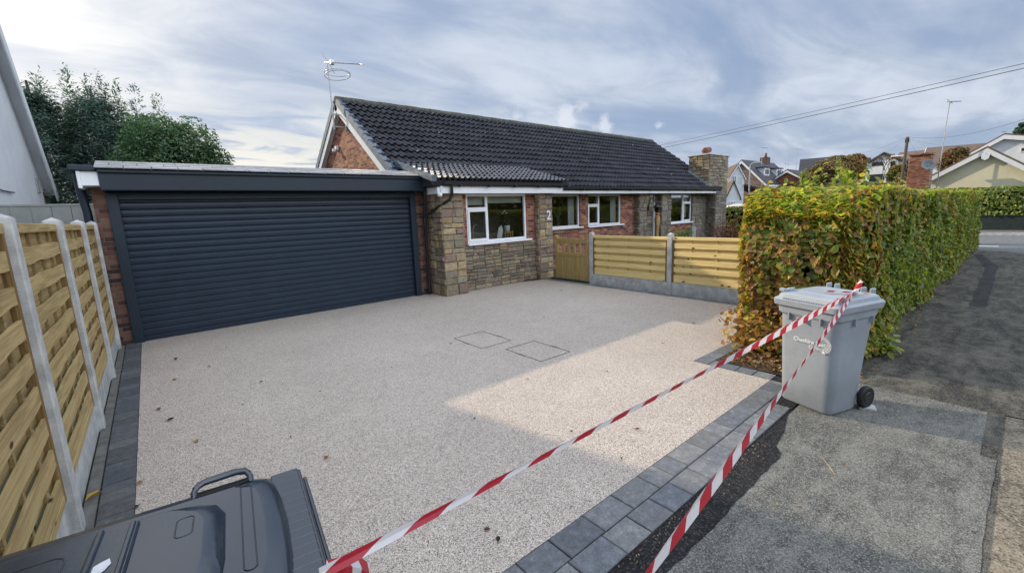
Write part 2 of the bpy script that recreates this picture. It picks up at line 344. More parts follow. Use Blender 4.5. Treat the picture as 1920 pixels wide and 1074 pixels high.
M['terracotta'] = plain('terracotta', (0.20, 0.085, 0.055), 0.8, 0.2)
M['car_white'] = plain('van_paint', (0.80, 0.81, 0.82), 0.25, 0.02)
M['pumpkin'] = plain('orange_fruit', (0.60, 0.17, 0.03), 0.5)
M['carved'] = m_wood('carved_wood', (0.33, 0.20, 0.075), (0.50, 0.34, 0.15), 2, False)
M['green_wall'] = plain('dark_green_boards', (0.018, 0.030, 0.026), 0.7, 0.25, 6)
M['paper'] = plain('paper_label', (0.62, 0.63, 0.66), 0.6, 0.15, 40)
M['brown_garage'] = plain('brown_door', (0.03, 0.028, 0.026), 0.6)
M['leafgreen'] = plain('pot_plant', (0.05, 0.10, 0.03), 0.6, 0.3, 20)
M['slate_line'] = plain('cover_frame', (0.035, 0.035, 0.037), 0.6, 0.2)

# ------------------------------------------------------------------ mesh helpers
class MB:
    def __init__(s): s.v = []; s.f = []; s.c = []; s.mi = []; s.sm = []; s.uv = []; s.X = None; s.mk = [0]
    def mark(s): s.mk.append(len(s.f)); return s   # the faces that follow are a piece of their own
    def add(s, vs, fs, c=(1, 1, 1), mi=0, sm=False, uv=None):
        b = len(s.v)
        for p in vs:
            p = Vector(p)
            s.v.append(tuple(s.X @ p) if s.X else tuple(p))
        for k, f in enumerate(fs):
            s.f.append(tuple(b + i for i in f)); s.c.append(c); s.mi.append(mi); s.sm.append(sm); s.uv.append(uv[k] if uv else None)
        return s
    def box(s, x0, x1, y0, y1, z0, z1, c=(1, 1, 1), mi=0):
        vs = [(x0, y0, z0), (x1, y0, z0), (x1, y1, z0), (x0, y1, z0), (x0, y0, z1), (x1, y0, z1), (x1, y1, z1), (x0, y1, z1)]
        return s.add(vs, [(0, 3, 2, 1), (4, 5, 6, 7), (0, 1, 5, 4), (1, 2, 6, 5), (2, 3, 7, 6), (3, 0, 4, 7)], c, mi)
    def cbox(s, x0, x1, y0, y1, z0, z1, ch, c=(1, 1, 1), mi=0):  # top edges chamfered
        q = [(x0, y0), (x1, y0), (x1, y1), (x0, y1)]; t = [(x0+ch, y0+ch), (x1-ch, y0+ch), (x1-ch, y1-ch), (x0+ch, y1-ch)]
        vs = [(*p, z0) for p in q] + [(*p, z1-ch) for p in q] + [(*p, z1) for p in t]
        fs = [(8, 9, 10, 11)]
        for i in range(4):
            j = (i+1) % 4; fs += [(i, j, 4+j, 4+i), (4+i, 4+j, 8+j, 8+i)]
        return s.add(vs, fs, c, mi)
    def rbox(s, x0, x1, y0, y1, z0, z1, r=0.004, c=(1, 1, 1), mi=0):  # box, all edges slightly chamfered
        vs = []; ix = {}
        for i, x in enumerate((x0, x1)):
            for j, y in enumerate((y0, y1)):
                for k, z in enumerate((z0, z1)):
                    sx, sy, sz = (1 if i == 0 else -1), (1 if j == 0 else -1), (1 if k == 0 else -1)
                    for a, p in enumerate(((x, y+sy*r, z+sz*r), (x+sx*r, y, z+sz*r), (x+sx*r, y+sy*r, z))): ix[(i, j, k, a)] = len(vs); vs.append(p)
        fs = []
        for i in (0, 1):
            fs.append([ix[(i, 0, 0, 0)], ix[(i, 1, 0, 0)], ix[(i, 1, 1, 0)], ix[(i, 0, 1, 0)]]); fs.append([ix[(0, i, 0, 1)], ix[(1, i, 0, 1)], ix[(1, i, 1, 1)], ix[(0, i, 1, 1)]]); fs.append([ix[(0, 0, i, 2)], ix[(1, 0, i, 2)], ix[(1, 1, i, 2)], ix[(0, 1, i, 2)]])
            for j in (0, 1):
                fs.append([ix[(i, j, 0, 0)], ix[(i, j, 1, 0)], ix[(i, j, 1, 1)], ix[(i, j, 0, 1)]]); fs.append([ix[(i, 0, j, 0)], ix[(i, 1, j, 0)], ix[(i, 1, j, 2)], ix[(i, 0, j, 2)]]); fs.append([ix[(0, i, j, 1)], ix[(1, i, j, 1)], ix[(1, i, j, 2)], ix[(0, i, j, 2)]])
                for k in (0, 1): fs.append([ix[(i, j, k, 0)], ix[(i, j, k, 1)], ix[(i, j, k, 2)]])
        ctr = Vector(((x0+x1)/2, (y0+y1)/2, (z0+z1)/2)); out = []
        for f in fs:
            a, b, d = (Vector(vs[f[0]]), Vector(vs[f[1]]), Vector(vs[f[2]])); n = (b-a).cross(d-a)
            out.append(tuple(f) if n.dot(a-ctr) > 0 else tuple(reversed(f)))
        return s.add(vs, out, c, mi)
    def prism(s, poly, ext, c=(1, 1, 1), mi=0):  # 3-D polygon extruded along a vector
        n = len(poly); e = Vector(ext); p = [Vector(q) for q in poly]
        nrm = Vector((0, 0, 0))
        for i in range(n): nrm += p[i].cross(p[(i+1) % n])
        if nrm.dot(e) > 0: p.reverse()
        vs = p + [q + e for q in p]
        fs = [tuple(range(n)), tuple(reversed(range(n, 2*n)))] + [(i, n+i, n+(i+1) % n, (i+1) % n) for i in range(n)]
        return s.add(vs, fs, c, mi)
    def tube(s, pts, rad, n=8, c=(1, 1, 1), mi=0, cap=True, sm=True):
        pts = [Vector(p) for p in pts]; rr = rad if isinstance(rad, (list, tuple)) else [rad]*len(pts)
        vs = []; fs = []; up = None
        for i, p in enumerate(pts):
            d = (pts[min(i+1, len(pts)-1)] - pts[max(i-1, 0)]).normalized()
            if up is None: up = Vector((0, 0, 1)) if abs(d.z) < 0.9 else Vector((1, 0, 0))
            u = (up - d*up.dot(d)).normalized(); w = d.cross(u); up = u
            for k in range(n):
                a = 2*math.pi*k/n; vs.append(p + (u*math.cos(a) + w*math.sin(a))*rr[i])
        for i in range(len(pts)-1):
            for k in range(n): fs.append((i*n+k, i*n+(k+1) % n, (i+1)*n+(k+1) % n, (i+1)*n+k))
        s.add(vs, fs, c, mi, sm)
        if cap: s.add(vs[:n], [tuple(reversed(range(n)))], c, mi); s.add(vs[-n:], [tuple(range(n))], c, mi)
        return s
    def lathe(s, prof, ctr, n=16, c=(1, 1, 1), mi=0, sm=True):  # (r,z) profile about vertical axis at ctr
        vs = []; fs = []; x, y, z = ctr
        for r, h in prof:
            for k in range(n): a = 2*math.pi*k/n; vs.append((x+r*math.cos(a), y+r*math.sin(a), z+h))
        for i in range(len(prof)-1):
            for k in range(n): fs.append((i*n+k, i*n+(k+1) % n, (i+1)*n+(k+1) % n, (i+1)*n+k))
        fs.append(tuple(reversed(range(n)))); fs.append(tuple(range((len(prof)-1)*n, len(prof)*n)))
        return s.add(vs, fs, c, mi, sm)
    def loft(s, rings, c=(1, 1, 1), mi=0, sm=False, cap0=True, cap1=True):
        n = len(rings[0]); vs = [p for r in rings for p in r]; fs = []
        for i in range(len(rings)-1):
            for k in range(n): fs.append((i*n+k, i*n+(k+1) % n, (i+1)*n+(k+1) % n, (i+1)*n+k))
        s.add(vs, fs, c, mi, sm)
        if cap0: s.add(rings[0], [tuple(reversed(range(n)))], c, mi)
        if cap1: s.add(rings[-1], [tuple(range(n))], c, mi)
        return s
    def quad(s, a, b, c_, d, c=(1, 1, 1), mi=0): return s.add([a, b, c_, d], [(0, 1, 2, 3)], c, mi)
    def build(s, name, mats, parent=None, label=None):
        if len(s.mk) > 1:
            first = None; ends = s.mk[1:] + [len(s.f)]
            for a, b in zip(s.mk, ends):
                if b <= a: continue
                q = MB(); ids = sorted({i for f in s.f[a:b] for i in f}); ix = {i: k for k, i in enumerate(ids)}
                q.v = [s.v[i] for i in ids]; q.f = [tuple(ix[i] for i in f) for f in s.f[a:b]]; q.c = s.c[a:b]; q.mi = s.mi[a:b]; q.sm = s.sm[a:b]; q.uv = s.uv[a:b]
                o = q.build(name, mats, parent, label); first = first or o
            return first
        me = bpy.data.meshes.new(name); me.from_pydata(s.v, [], s.f)
        if not isinstance(mats, (list, tuple)): mats = [mats]
        for m in mats: me.materials.append(m)
        me.polygons.foreach_set('material_index', s.mi); me.polygons.foreach_set('use_smooth', s.sm)
        ca = me.color_attributes.new('Col', 'FLOAT_COLOR', 'CORNER')
        cnt = [len(f) for f in s.f]
        arr = np.repeat(np.array([(*c, 1.0) for c in s.c], dtype=np.float32), cnt, axis=0)
        ca.data.foreach_set('color', arr.ravel())
        if any(u is not None for u in s.uv):
            ul = me.uv_layers.new(name='UVMap'); fl = []
            for f, u in zip(s.f, s.uv):
                for i in range(len(f)): fl += list(u[i]) if u else [0, 0]
            ul.data.foreach_set('uv', fl)
        me.update()
        o = bpy.data.objects.new(name, me); COL.objects.link(o)
        attach(o, parent)
        if label: o['label'] = label
        return o
def attach(o, parent):
    if parent is not None:
        o.parent = parent
        if parent.type == 'EMPTY': o.matrix_parent_inverse = Matrix.Translation(-parent.location)
def thing(name, loc, label, cat, group=None):
    o = bpy.data.objects.new(name, None); COL.objects.link(o); o.location = loc; o.empty_display_size = 0.2
    return tag(o, label, cat, group)
def tag(o, label, cat, group=None):
    o['label'] = label; o['category'] = cat
    if group: o['group'] = group
    return o
def structure(o): o['kind'] = 'structure'; return o
def J(v, a=0.12): k = 1 + random.uniform(-a, a); return tuple(x*k for x in v)

def leaves(name, P, Nn, size, cols, mat, parent=None, fold=0.12, wid=0.30, seed=0, dirs=None):
    """many small folded leaf blades as one mesh: P positions, Nn face normals"""
    r = np.random.default_rng(seed+5); n = len(P)
    Nn = Nn / np.linalg.norm(Nn, axis=1, keepdims=True)
    t = r.normal(size=(n, 3)) if dirs is None else dirs
    t = t - Nn * (t*Nn).sum(1, keepdims=True); t /= np.linalg.norm(t, axis=1, keepdims=True) + 1e-9
    b = np.cross(Nn, t)
    prof = [(0, 0, 0), (0.32, wid, fold), (0.72, wid*0.72, fold*0.8), (1.0, 0, -0.06), (0.72, -wid*0.72, fold*0.8), (0.32, -wid, fold)]
    V = np.empty((n, 6, 3))
    for k, (u, v, w) in enumerate(prof): V[:, k] = P + size[:, None]*((u-0.5)*t + v*b + w*Nn)
    base = (np.arange(n)*6)[:, None]
    Fc = np.concatenate([base + np.array([[0, 1, 2, 3]]), base + np.array([[0, 3, 4, 5]])], axis=1).reshape(-1)
    me = bpy.data.meshes.new(name); nf = 2*n
    me.vertices.add(n*6); me.vertices.foreach_set('co', V.reshape(-1).astype(np.float32))
    me.loops.add(nf*4); me.loops.foreach_set('vertex_index', Fc.astype(np.int32))
    me.polygons.add(nf); me.polygons.foreach_set('loop_start', np.arange(0, nf*4, 4, dtype=np.int32)); me.polygons.foreach_set('loop_total', np.full(nf, 4, dtype=np.int32))
    me.update(calc_edges=True); me.materials.append(mat)
    ca = me.color_attributes.new('Col', 'FLOAT_COLOR', 'CORNER')
    c4 = np.ones((n, 4), dtype=np.float32); c4[:, :3] = cols
    ca.data.foreach_set('color', np.repeat(c4, 8, axis=0).ravel())
    o = bpy.data.objects.new(name, me); COL.objects.link(o); attach(o, parent); return o
def lump(P, f=1.0, seed=0):
    r = np.random.default_rng(seed); s = 0
    for k in range(6):
        d = r.normal(size=3)*f*(1+0.5*k); s = s + np.sin(P @ d + r.uniform(0, 6.28))/(1+0.4*k)
    return s/3.0
def palette(n, pal, w, seed, jit=0.25):
    r = np.random.default_rng(seed*7+12345); pal = np.array(pal); i = r.choice(len(pal), size=n, p=np.array(w)/sum(w))
    return pal[i]*(1 + r.uniform(-jit, jit, size=(n, 1)))

# ------------------------------------------------------------------ ground
def ground_z(x, y):
    a = min(max(0.0, x - 38.0), 56.0); h = 0.085*a*a/(a+12.0)
    b = max(0.0, y - 60.0); return h + 0.02*b
def grid_sheet(name, x0, x1, nx, y0, y1, ny, zf, mat):
    mb = MB(); xs = np.linspace(x0, x1, nx+1); ys = np.linspace(y0, y1, ny+1)
    vs = [(x, y, zf(x, y)) for y in ys for x in xs]
    fs = [(j*(nx+1)+i, j*(nx+1)+i+1, (j+1)*(nx+1)+i+1, (j+1)*(nx+1)+i) for j in range(ny) for i in range(nx)]
    mb.add(vs, fs, sm=True); return structure(mb.build(name, mat))
grid_sheet('ground', -300, 700, 125, -300, 500, 100, lambda x, y: ground_z(x, y) - 0.03, M['land'])

def sheet(name, poly, z, mat, sub=None):
    mb = MB(); mb.add([(x, y, z) for x, y in poly], [tuple(range(len(poly)))]); return structure(mb.build(name, mat))
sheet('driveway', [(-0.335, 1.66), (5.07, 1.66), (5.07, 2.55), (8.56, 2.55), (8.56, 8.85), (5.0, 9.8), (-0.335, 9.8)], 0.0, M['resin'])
# footway / apron / verge laid as sheets 4 mm apart
sheet('footway', [(-14, -0.06), (21.6, -0.06), (22.4, 0.35), (22.3, 1.25), (5.0, 1.25), (4.2, 1.2), (-14, 1.2)], -0.012, M['footway'])
def rough_line(a, b, n, amp, seed):
    r = random.Random(seed); out = []
    for i in range(n+1):
        t = i/n; out.append((a[0]+(b[0]-a[0])*t + r.uniform(-amp, amp)*0.5, a[1]+(b[1]-a[1])*t + r.uniform(-amp, amp)))
    return out
edge = rough_line((-6, 1.06), (3.35, 1.05), 110, 0.009, 3) + [(3.5, 1.045), (3.58, 1.06), (3.68, 1.13), (3.85, 1.15), (3.98, 1.165), (4.12, 1.20), (4.3, 1.245), (4.42, 1.25)]
apron = [(-6, -0.035)] + [(-3+0.1*i, -0.035 + 0.003*math.sin(i*1.7) + 0.006*math.sin(i*0.31)) for i in range(77)] + [(4.62, 0.045), (5.62, 0.05), (5.64, 0.30), (5.62, 0.62), (5.66, 0.9), (5.63, 1.14), (5.0, 1.24)] + list(reversed(edge))
sheet('apron', apron, -0.008, M['apron'])
sheet('tarmac_strip', [(-6, 1.30), (4.5, 1.30), (4.46, 1.255)] + [(x, y-0.0) for x, y in reversed(edge)], -0.004, M['tar_new'])
sheet('footway', [(5.66, -0.06), (5.66, -2.2), (20, -2.2), (21.4, -0.9), (21.6, -0.06)], -0.0125, M['footway'])
sheet('verge', [(-14, -0.05), (-14, -2.2)] + [(5.66+0.02*math.sin(q*3.1), -2.2+q*0.11) for q in range(19)] + [(5.64, -0.045)], -0.016, M['verge'])
sheet('road', [(-60, -40), (-60, -2.2), (18, -2.2), (20.4, -1.0), (21.8, 0.5), (22.3, 3), (22.4, 90), (31.0, 90), (31.0, -40)], -0.02, M['road'])
mb = MB(); mb.box(31.0, 31.15, -40, 90, -0.05, 0.10); structure(mb.build('kerb', M['concrete']))
sheet('pavement', [(31.15, -40), (33.2, -40), (33.2, 90), (31.15, 90)], 0.09, M['road'])
mb = MB()
for k in range(-6, 14): mb.quad((24.35, k*3.2+0.6, -0.015), (24.55, k*3.2+0.6, -0.015), (24.55, k*3.2+2.8, -0.015), (24.35, k*3.2+2.8, -0.015))
structure(mb.build('road_marking', M['white_line']))
# darker repair patches on the footway
sheet('footway_patch', rough_line((11.0, 0.30), (17.4, 0.38), 24, 0.02, 6) + rough_line((17.6, 0.40), (21.2, 0.9), 12, 0.02, 7) + rough_line((20.6, 1.02), (17.2, 0.62), 12, 0.02, 8) + rough_line((17.0, 0.6), (11.0, 0.52), 24, 0.02, 9), -0.0085, M['patch'])
sheet('soil_bed', [(5.27, 1.30), (6.0, 1.16), (23.4, 1.14), (23.4, 2.6), (8.55, 2.6), (8.55, 2.36), (5.27, 2.36)], 0.012, M['soil'])
sheet('front_garden', [(8.9, 2.6), (23.4, 2.6), (23.4, 10.2), (9.0, 10.2)], 0.0, M['land'])
sheet('fence_gap', [(-0.62, -2), (-0.535, -2), (-0.535, 9.6), (-0.62, 9.6)], -0.006, M['gap'])

def paver_row(mb, p0, ud, vd, width, length, lens, seed, z=0.006, dark=1.0):
    r = random.Random(seed); t = 0.0; u = Vector((*ud, 0)).normalized(); v = Vector((*vd, 0)).normalized()
    while t < length - 0.03:
        l = min(r.choice(lens)*r.uniform(0.96, 1.04), length-t); g = 0.004
        if l > 0.05:
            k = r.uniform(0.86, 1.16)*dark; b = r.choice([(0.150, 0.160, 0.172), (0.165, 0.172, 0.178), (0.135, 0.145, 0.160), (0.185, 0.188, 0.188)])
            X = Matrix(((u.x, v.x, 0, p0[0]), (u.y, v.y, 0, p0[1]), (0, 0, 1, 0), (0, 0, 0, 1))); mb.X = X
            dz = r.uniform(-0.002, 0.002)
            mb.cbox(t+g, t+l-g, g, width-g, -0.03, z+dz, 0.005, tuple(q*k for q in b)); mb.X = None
        t += l
mb = MB()
paver_row(mb, (-0.53, 1.465), (1, 0), (0, 1), 0.195, 5.60, [0.20, 0.25, 0.30], 1)
paver_row(mb, (-0.53, 1.27), (1, 0), (0, 1), 0.195, 5.0, [0.20, 0.25, 0.30], 2)
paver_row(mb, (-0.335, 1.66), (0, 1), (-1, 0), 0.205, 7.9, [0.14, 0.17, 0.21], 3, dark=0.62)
paver_row(mb, (5.27, 1.66), (0, 1), (-1, 0), 0.20, 0.70, [0.20, 0.25, 0.30], 4)
paver_row(mb, (5.07, 2.36), (1, 0), (0, 1), 0.195, 3.5, [0.20, 0.25, 0.30], 5)
paver_row(mb, (8.73, 2.56), (0, 1), (-1, 0), 0.165, 6.3, [0.20, 0.25], 6)
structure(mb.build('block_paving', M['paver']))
mb = MB(); mb.box(-0.54, 5.28, 1.265, 1.665, -0.04, -0.003); mb.box(-0.545, -0.33, 1.665, 9.6, -0.04, -0.003); mb.box(5.065, 5.275, 1.665, 2.56, -0.04, -0.003); mb.box(5.275, 8.56, 2.355, 2.56, -0.04, -0.003); mb.box(8.56, 8.735, 2.36, 8.87, -0.04, -0.003)
structure(mb.build('paving_joint', M['tar_new']))

# ------------------------------------------------------------------ stone / brick / tile builders
STONES = [(0.36, 0.285, 0.175), (0.33, 0.26, 0.16), (0.29, 0.235, 0.155), (0.255, 0.21, 0.145), (0.295, 0.215, 0.17), (0.265, 0.195, 0.16), (0.32, 0.265, 0.185), (0.22, 0.185, 0.13), (0.37, 0.275, 0.15), (0.26, 0.23, 0.17)]
def stone_face(mb, o, u, n, Wd, H, seed, hr=(0.08, 0.17), wr=(0.16, 0.42), pro=0.036, dark=1.0, grey=0.0):
    """squared rubble: the face is cut up at random until every stone is within the height and width ranges"""
    r = random.Random(seed); o, u, n = Vector(o), Vector(u).normalized(), Vector(n).normalized(); up = Vector((0, 0, 1)); cells = []
    def cut(x, z, w, h):
        if h > hr[1]*2.6 or (h > hr[1] and w < wr[1]*1.6): k = h*r.uniform(0.36, 0.64); cut(x, z, w, k); cut(x, z+k, w, h-k)
        elif w > wr[1]*(0.75+0.5*r.random()): k = w*r.uniform(0.35, 0.65); cut(x, z, k, h); cut(x+k, z, w-k, h)
        elif h > hr[1]: k = h*r.uniform(0.38, 0.62); cut(x, z, w, k); cut(x, z+k, w, h-k)
        else: cells.append((x, z, w, h))
    cut(0.0, 0.0, Wd, H)
    flip = u.cross(up).dot(n) < 0
    for (a, b, ww, hh) in cells:
        g = 0.006; ch = min(0.013, hh*0.2, ww*0.2); p = r.uniform(0.004, pro); c = J(r.choice(STONES), 0.2)
        lum = sum(c)/3; c = tuple((q*(1-grey)+lum*grey)*dark for q in c)
        def P(s_, t, d): return o + u*s_ + up*t + n*d
        a0, a1, b0, b1 = a+g, a+ww-g, b+g, b+hh-g; jt = lambda: r.uniform(-0.006, 0.006)
        q = [P(a0, b0, -0.01), P(a1, b0, -0.01), P(a1, b1, -0.01), P(a0, b1, -0.01)]
        m_ = [P(a0+jt()*.5, b0+jt()*.5, p*0.45), P(a1+jt()*.5, b0+jt()*.5, p*0.45), P(a1+jt()*.5, b1+jt()*.5, p*0.45), P(a0+jt()*.5, b1+jt()*.5, p*0.45)]
        k_ = [P(a0+ch, b0+ch, p+jt()), P(a1-ch, b0+ch, p+jt()), P(a1-ch, b1-ch, p+jt()), P(a0+ch, b1-ch, p+jt())]
        cc = P((a0+a1)/2+jt()*3, (b0+b1)/2, p*1.25+jt()); fs = []
        for i in range(4): j = (i+1) % 4; fs += [(i, j, 4+j, 4+i), (4+i, 4+j, 8+j, 8+i), (8+i, 8+j, 12)]
        mb.add(q+m_+k_+[cc], [tuple(reversed(f)) for f in fs] if flip else fs, c)
def tile_roof(mb, o, u, v, Wd, Ln, period=0.15, amp=0.022, gauge=0.33, lip=0.032, sub=6, base=(1, 1, 1), jit=0.18, seed=1, clip=None):
    r = random.Random(seed); o, u, v = Vector(o), Vector(u).normalized(), Vector(v).normalized(); n = u.cross(v).normalized()
    if n.z < 0: n = -n
    nx = int(round(Wd/period*sub)); us = [Wd*i/nx for i in range(nx+1)]
    prof = []
    for x in us:
        t = (x/period) % 1.0; prof.append(amp*max(0.0, math.sin(math.pi*min(1, t/0.62)))**0.8 if t < 0.62 else 0.0)
    rows = int(math.ceil(Ln/gauge - 1e-6)); bt = n.dot(Vector((0, 0, 1))) > 0
    tw = sub*2
    for k in range(rows):
        v0 = k*gauge; v1 = min((k+1)*gauge, Ln)
        cols = {}
        A = [o + u*x + v*(v0+0.05) + n*(h-0.020) for x, h in zip(us, prof)]   # undercut lip
        B = [o + u*x + v*v0 + n*(h+lip) for x, h in zip(us, prof)]
        Cc = [o + u*x + v*(v1+0.01) + n*(h+0.004) for x, h in zip(us, prof)]
        off = (k % 2)*sub; dz = [r.uniform(-0.007, 0.007) for _ in range(nx//tw+3)]; B = [b_ + n*dz[(i_+off)//tw] + v*dz[(i_+off)//tw]*1.2 for i_, b_ in enumerate(B)]
        for i in range(nx):
            t = (i+off)//tw
            if t not in cols: kk = 1+r.uniform(-jit, jit); cols[t] = tuple(q*kk for q in base)
            c = cols[t]; fl = u.cross(v).z < 0
            f1, f2 = (0, 1, 2, 3), (3, 2, 4, 5)
            if clip and not clip(o + u*(us[i]+us[i+1])*0.5 + v*v0): continue
            mb.add([A[i], A[i+1], B[i+1], B[i], Cc[i+1], Cc[i]], [tuple(reversed(f)) for f in (f1, f2)] if fl else [f1, f2], c)
def window(parent, x0, x1, z0, z1, y, mull=(), transoms=(), sill=True, fw=0.055, opens=(), blind=None, name='window'):
    """white casement in a wall facing -Y; mull = x positions, transoms = (xa, xb, z), opens = sash rectangles"""
    mb = MB(); d0, d1 = y-0.01, y+0.06
    mb.rbox(x0, x1, d0, d1, z1-fw, z1); mb.rbox(x0, x1, d0, d1, z0, z0+fw)
    mb.rbox(x0, x0+fw, d0-0.003, d1, z0+fw, z1-fw); mb.rbox(x1-fw, x1, d0-0.003, d1, z0+fw, z1-fw)
    for m_ in mull: mb.rbox(m_-fw*0.6, m_+fw*0.6, d0-0.002, d1, z0+fw, z1-fw)
    for a, b, z in transoms: mb.rbox(a, b, d0-0.001, d1, z-fw*0.55, z+fw*0.55)
    o = mb.build(name, M['white'], parent)
    for (a, b, c, d) in opens:
        s_ = MB(); w = 0.06; s_.rbox(a, b, d0-0.022, d0-0.004, d-w, d); s_.rbox(a, b, d0-0.022, d0-0.004, c, c+w); s_.rbox(a, a+w, d0-0.023, d0-0.004, c+w, d-w); s_.rbox(b-w, b, d0-0.023, d0-0.004, c+w, d-w)
        s_.build('sash', M['white'], o)
    g = MB(); g.quad((x0+0.02, y+0.025, z0+0.02), (x1-0.02, y+0.025, z0+0.02), (x1-0.02, y+0.025, z1-0.02), (x0+0.02, y+0.025, z1-0.02)); g.build('pane', M['glass'], o)
    if sill: s_ = MB(); s_.rbox(x0-0.03, x1+0.13, y-0.12, y+0.02, z0-0.055, z0-0.003, 0.008); s_.build('sill', M['white'], o)
    if blind:
        for (a, b, zt, zb) in blind: s_ = MB(); s_.rbox(a, b, y+0.10, y+0.108, zb, zt); s_.build('blind', M['blind'], o)
    return o
def wall_with_holes(mb, x0, x1, z0, z1, y0, y1, holes):
    """solid wall facing -Y cut by rectangular holes (x0,x1,z0,z1), assembled from abutting boxes"""
    xs = sorted(set([x0, x1] + [h[0] for h in holes] + [h[1] for h in holes]))
    for a, b in zip(xs[:-1], xs[1:]):
        hs = sorted([(h[2], h[3]) for h in holes if h[0] < (a+b)/2 < h[1]]); z = z0
        for c, d in hs:
            if c > z: mb.box(a, b, y0, y1, z, c)
            z = d
        if z < z1: mb.box(a, b, y0, y1, z, z1)

# ------------------------------------------------------------------ garage
def garage():
    g = thing('garage', (2.3, 9.6, 0), 'brick garage with a wide dark grey roller door beside the bungalow', 'garage')
    Yd = 9.55
    mb = MB(); mb.box(-0.60, -0.43, Yd, Yd+0.22, 0, 2.60); mb.box(-0.60, -0.42, Yd+0.22, 15.0, 0, 2.55); mb.box(-0.42, 5.0, 14.8, 15.0, 0, 2.55); mb.mark(); mb.box(5.0, 5.42, Yd, Yd+0.22, 0, 2.55)
    mb.build('wall', M['brick_d'], g)
    mb = MB(); mb.rbox(-0.43, -0.29, Yd-0.05, Yd+0.10, 0.0, 2.50, 0.006); mb.rbox(4.86, 5.0, Yd-0.05, Yd+0.10, 0.0, 2.50, 0.006); mb.rbox(-0.29, 4.86, Yd-0.03, Yd+0.14, 2.385, 2.50, 0.006)
    mb.build('door_frame', M['anth'], g)
    # curtain of curved slats
    mb = MB(); p = 0.113; z = 0.085; x0, x1 = -0.29, 4.86; y = Yd+0.035
    mb.rbox(x0, x1, y-0.012, y+0.02, 0.004, 0.083, 0.004)
    while z < 2.39:
        t = min(z+p, 2.39); h = t-z
        pr = [(0.0, 0.014), (0.007, 0.0), (0.050, -0.003), (0.096, 0.0), (0.111, 0.014)]
        pr = [(a/p*h, b) for a, b in pr]+[(h, 0.012)]
        k = len(pr); nx = 12; jz = [random.uniform(-0.0012, 0.0012) for _ in range(nx+1)]
        vs = [(x0+(x1-x0)*q/nx, y+b+jz[q], z+a+jz[q]*0.6) for q in range(nx+1) for a, b in pr]
        mb.add(vs, [(q*k+i, (q+1)*k+i, (q+1)*k+i+1, q*k+i+1) for q in range(nx) for i in range(k-1)], J((1, 1, 1), 0.06)); z = t
    mb.build('roller_door', M['slat'], g)
    # projecting canopy: dark fascia, soffit, three courses of flat tiles
    Yf = 9.2
    mb = MB(); mb.rbox(-0.46, 5.10, Yf, Yf+0.022, 2.52, 2.775, 0.004); mb.box(-0.44, 5.09, Yf+0.022, Yd-0.01, 2.515, 2.535)
    mb.rbox(-0.47, 5.11, Yf-0.045, Yf-0.004, 2.775, 2.835, 0.015)
    mb.box(-0.45, 5.4, Yd+0.25, 14.9, 2.56, 2.70)
    mb.build('fascia', M['anth'], g)
    mb = MB(); s = math.tan(R(13.5)); gd = 0.22
    mb.prism([(-0.5, Yf-0.04, 2.838), (-0.5, 9.95, 2.838+0.79*s), (-0.5, 9.95, 2.72)], (5.6, 0, 0), (0.3, 0.3, 0.3))
    for k in range(3):
        x = -0.49 - (0.17 if k % 2 else 0)
        while x < 5.12:
            a, b = max(x, -0.49), min(x+0.335, 5.12)
            if b-a > 0.03:
                y0 = Yf-0.09+k*gd; zz = 2.842+(k*gd-0.05)*s; dz = random.uniform(0, 0.004)
                vs = []
                for (yy, zb) in ((y0, zz+0.014+dz), (y0+gd+0.06, zz+(gd+0.06)*s+0.004)):
                    vs += [(a+0.003, yy, zb), (b-0.003, yy, zb), (b-0.003, yy, zb+0.018), (a+0.003, yy, zb+0.018)]
                mb.add(vs, [(0, 1, 2, 3), (3, 2, 6, 7), (1, 5, 6, 2), (0, 3, 7, 4), (4, 7, 6, 5), (0, 4, 5, 1)], J((1, 1, 1), 0.2))
            x += 0.34
    mb.build('roof_tiles', M['tile_flat'], g)
    mb = MB(); mb.rbox(-0.66, -0.462, Yf+0.02, Yf+0.34, 2.585, 2.80, 0.006); mb.rbox(-0.70, -0.655, Yf+0.0, Yf+0.36, 2.545, 2.80, 0.006)
    mb.build('soffit_box', M['white'], g)
    mb = MB(); mb.rbox(-0.78, -0.475, Yf-0.03, Yf+0.5, 2.80, 2.885, 0.012); mb.build('gutter', M['anth'], g)
    mb = MB(); mb.tube([(-0.72, Yf+0.42, 2.8), (-0.72, Yf+0.42, 2.55), (-0.69, Yd+0.10, 2.2), (-0.69, Yd+0.10, 0.0)], 0.055, 10)
    mb.build('downpipe', M['anth'], g)
garage()

